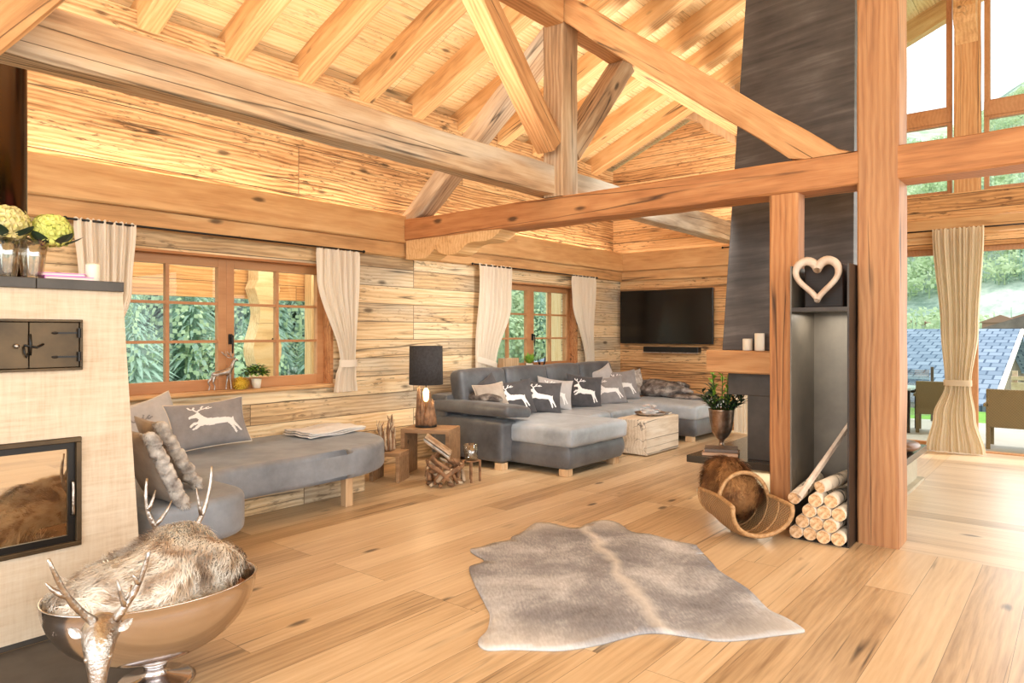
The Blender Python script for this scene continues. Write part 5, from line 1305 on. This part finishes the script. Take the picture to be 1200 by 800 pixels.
# terrain
def hz(x, y):
    z = -4.5
    if y > 22: z += (y-22)*.62 + 3*noise.noise(V((x*.05, y*.05, 0)))
    if x > 34:
        k = x-34
        z += min(k, 60)*.10 + max(0, k-55)*(.50+.004*max(-60, min(60, (8-y))))
        z += 2.2*noise.noise(V((x*.03, y*.03, 3)))+.8*noise.noise(V((x*.11, y*.11, 5)))
    return min(z, 130)
m = M(); nx, ny = 110, 110
def tf(u, v): x = -60+280*u; y = -120+240*v; return (x, y, hz(x, y))
m.grid(tf, nx, ny); hill = m.build('mountain_side', MT['hill'], None, True, label='hazy green forested mountain slopes across the valley', cat='mountain', kind='stuff')
rg = random.Random(5)
def conifer(m, x, y, z, h, r, n=460):
    m.tube([(x, y, z), (x, y, z+h)], [.02*h, .005*h], 5, False)
    for k in range(n):
        t = (k/n)**.9; a = k*2.39996+rg.random(); rr = r*(1-t)**.8*rg.uniform(.75, 1.15)+.05; zz = z+h*(.06+.94*t)
        d = V((math.cos(a), math.sin(a), 0)); s_ = V((-d.y, d.x, 0))*rr*.065; p = V((x, y, zz))
        m.add([p, p+d*rr*.6+s_-V((0, 0, .10*rr)), p+d*rr-V((0, 0, .38*rr)), p+d*rr*.6-s_-V((0, 0, .12*rr))], [(0, 1, 2, 3)])
def broad(m, x, y, z, h, r, n=500):
    m.tube([(x, y, z), (x, y, z+h*.6)], [.03*h, .015*h], 5, False)
    for k in range(n):
        d = V((rg.gauss(0, 1), rg.gauss(0, 1), rg.gauss(0, 1))).normalized(); q = V((d.x*r, d.y*r, d.z*h*.42))*rg.uniform(.7, 1.1)*(1+.35*noise.noise(d*2+V((x, y, 0))))
        p = V((x, y, z+h*.62))+q; t1 = (d+V((rg.uniform(-.6, .6),)*3)).orthogonal().normalized(); t2 = d.cross(t1); w_ = r*(.06 if n > 100 else .16)
        m.add([p-t1*w_, p-t2*w_, p+t1*w_, p+t2*w_*1.2], [(0, 1, 2, 3)])
mc_, mb_ = M(), M()
for _ in range(1300):
    x = rg.uniform(-4, 80); y = rg.uniform(24, 60); z = hz(x, y)
    if rg.random() < .65: conifer(mc_, x, y, z, rg.uniform(3.5, 7), rg.uniform(1.0, 1.8), 460 if y < 38 else 160)
    else: broad(mb_, x, y, z, rg.uniform(2.5, 5), rg.uniform(1.2, 2.2))
for _ in range(3600):
    x = rg.uniform(48, 205); y = rg.uniform(-15, .3*x); z = hz(x, y)
    if noise.noise(V((x*.05, y*.05, 9))) < -.12: continue
    if rg.random() < .4: conifer(mc_, x, y, z, rg.uniform(2, 4), rg.uniform(.8, 1.3), 30)
    else: broad(mb_, x, y, z, rg.uniform(1.8, 3.2), rg.uniform(1.0, 1.9), 50)
mc_.build('conifer_forest', MT['conifer'], None, label='pale green conifer forest on the slopes outside the windows', cat='forest', kind='stuff')
mb_.build('broadleaf_trees', MT['broad'], None, True, label='light green broadleaf trees among the conifers', cat='trees', kind='stuff')
for i, (x, y, lab, zb2, s_, hh, wm) in enumerate(((62, 4.6, 'valley house with brown front right of the tall curtain', -.3, 1.1, 1.6, 'house_roof'), (66, 3.0, 'white valley house beside the brown one, right of the curtain', .2, 1.3, 1.4, 'house_wall'),
        (38, 1.9, 'low green-grey barn just above the slate roof', -.4, 1.3, 1.15, 'barn'), (75, 12.0, 'far pale valley house left of the tall curtain', .0, 1.2, 1.3, 'house_wall'))):
    z = hz(x, y); zt2 = 1.4+zb2+hh; T = thing('valley_house', lab, 'house', (x, y, z))
    M().bx(x-s_, x+s_, y-s_, y+s_, min(z, zt2-1)-1, zt2-.5).build('house_walls', MT[wm], T)
    m = M(); m.prism([(y-s_*1.2, zt2-.55), (y+s_*1.2, zt2-.55), (y, zt2)], x-s_*1.1, x+s_*1.1, 'x')
    m.build('roof', MT['house_roof'] if i != 2 else MT['steel_back'], T)
# eave of the roof outside the gable
for y0_, y1_ in ((6.3, -.5), (-.5, -6.5)):
    S(M().prism([(y0_, rz(y0_)+.02), (y1_, rz(y1_)+.02), (y1_, rz(y1_)+.12), (y0_, rz(y0_)+.12)], 10.0, 11.6, 'x'), 'ceiling', MT['ceil'], label='boarded roof overhang outside the gable, %s slope' % ('near' if y0_ > 0 else 'far'), cat='roof')
beam('barge_rafter', (11.4, 6.2, rz(6.2)-.12), (11.4, -.4, rz(-.4)-.12), .16, .3, MT['rafter'], 'sloping outer rafter seen through the upper gable window', 'rafter')

# ================================================================ LIGHT
def area(name, loc, rot, sx, sy, power, col):
    l = bpy.data.lights.new(name, 'AREA'); l.shape = 'RECTANGLE'; l.size = sx; l.size_y = sy; l.energy = power; l.color = col
    o = bpy.data.objects.new(name, l); COL.objects.link(o); o.location = loc; o.rotation_euler = rot; return o
warm = (1.0, .84, .64); warm2 = (1.0, .91, .78); day = (1.0, .98, .95)
area('cornice_strip_light', (3.3, 5.84, 2.60), (PI+.35, 0, 0), 12.6, .05, 66, warm)
area('cornice_strip_light', (9.83, 4.4, 2.60), (PI, 0, PI/2), 2.6, .05, 11, warm)
area('beam_uplight', (.45, 3.76, 2.93), (PI, 0, 0), 7.4, .14, 165, warm2)
area('beam_uplight', (7.6, 3.76, 2.93), (PI, 0, 0), 4.0, .3, 80, warm2)
area('niche_light', (5.15, 1.365, 1.53), (0, 0, 0), .3, .25, 3.0, (1, .93, .8))
area('hearth_light', (5.83, 1.95, .25), (0, math.radians(25), 0), .05, 1.1, 4, (1, .88, .7))
area('porch_fill', (4.0, 6.6, 2.6), (math.radians(25), 0, 0), 4.0, .3, 45, (1, .92, .78))  # added fill to brighten the porch post and fascia, no fixture there
# added fill lamps in the unseen open sides of the hall, and at the gable
area('side_fill', (1.5, -6.0, 3.0), (math.radians(90-8), 0, 0), 9.0, 4.6, 400, day)
area('rear_fill', (-3.4, 0.5, 2.7), (math.radians(90), 0, math.radians(-90)), 8.5, 4.4, 230, day)
area('gable_daylight', (9.7, -2.0, 2.2), (math.radians(90), 0, math.radians(90)), 5.5, 3.6, 190, (1, .99, .98))
def spot(loc, tgt, e, ang, col):  # added fill for sofa corner and window wall, hidden behind the tie beam
    l = bpy.data.lights.new('fill_spot', 'SPOT'); l.energy = e; l.spot_size = math.radians(ang); l.spot_blend = .9; l.shadow_soft_size = .12; l.color = col
    o = bpy.data.objects.new('fill_spot', l); COL.objects.link(o); o.location = loc; o.rotation_euler = (V(tgt)-V(loc)).to_track_quat('-Z', 'Y').to_euler()
spot((5.47, 2.6, 2.5), (7.9, 5.0, .6), 170, 125, (1, .95, .88))
spot((5.47, 3.3, 2.5), (4.9, 5.7, 1.0), 90, 110, (1, .95, .86))
pl_ = bpy.data.lights.new('lamp_light', 'POINT'); pl_.energy = 9; pl_.color = (1, .72, .4); pl_.shadow_soft_size = .03
o = bpy.data.objects.new('lamp_light', pl_); COL.objects.link(o); o.location = (LX, LY, .94)
sun = bpy.data.lights.new('sun', 'SUN'); sun.energy = 3.0; sun.angle = .02; sun.color = (1, .96, .88)
o = bpy.data.objects.new('sun', sun); COL.objects.link(o); o.rotation_euler = V((-.45, .75, -1.0)).to_track_quat('-Z', 'Y').to_euler()
w = bpy.data.worlds.new('sky'); scene.world = w; w.use_nodes = True
bg = w.node_tree.nodes['Background']; bg.inputs[0].default_value = (.90, .96, 1, 1); bg.inputs[1].default_value = 2.0

# ================================================================ CAMERA
cam = bpy.data.cameras.new('camera'); co_ = bpy.data.objects.new('camera', cam); COL.objects.link(co_)
co_.location = (0, 0, 1.4); co_.rotation_euler = (PI/2, 0, math.radians(39.3-90))
cam.sensor_width = 36; cam.lens = 818/1200*36; cam.shift_y = -10/1200; cam.clip_end = 1000; cam.clip_start = .05
scene.camera = co_
scene.view_settings.view_transform = 'Standard'; scene.view_settings.look = 'None'; scene.view_settings.gamma = 1
scene.view_settings.use_curve_mapping = False; scene.view_settings.exposure = .15
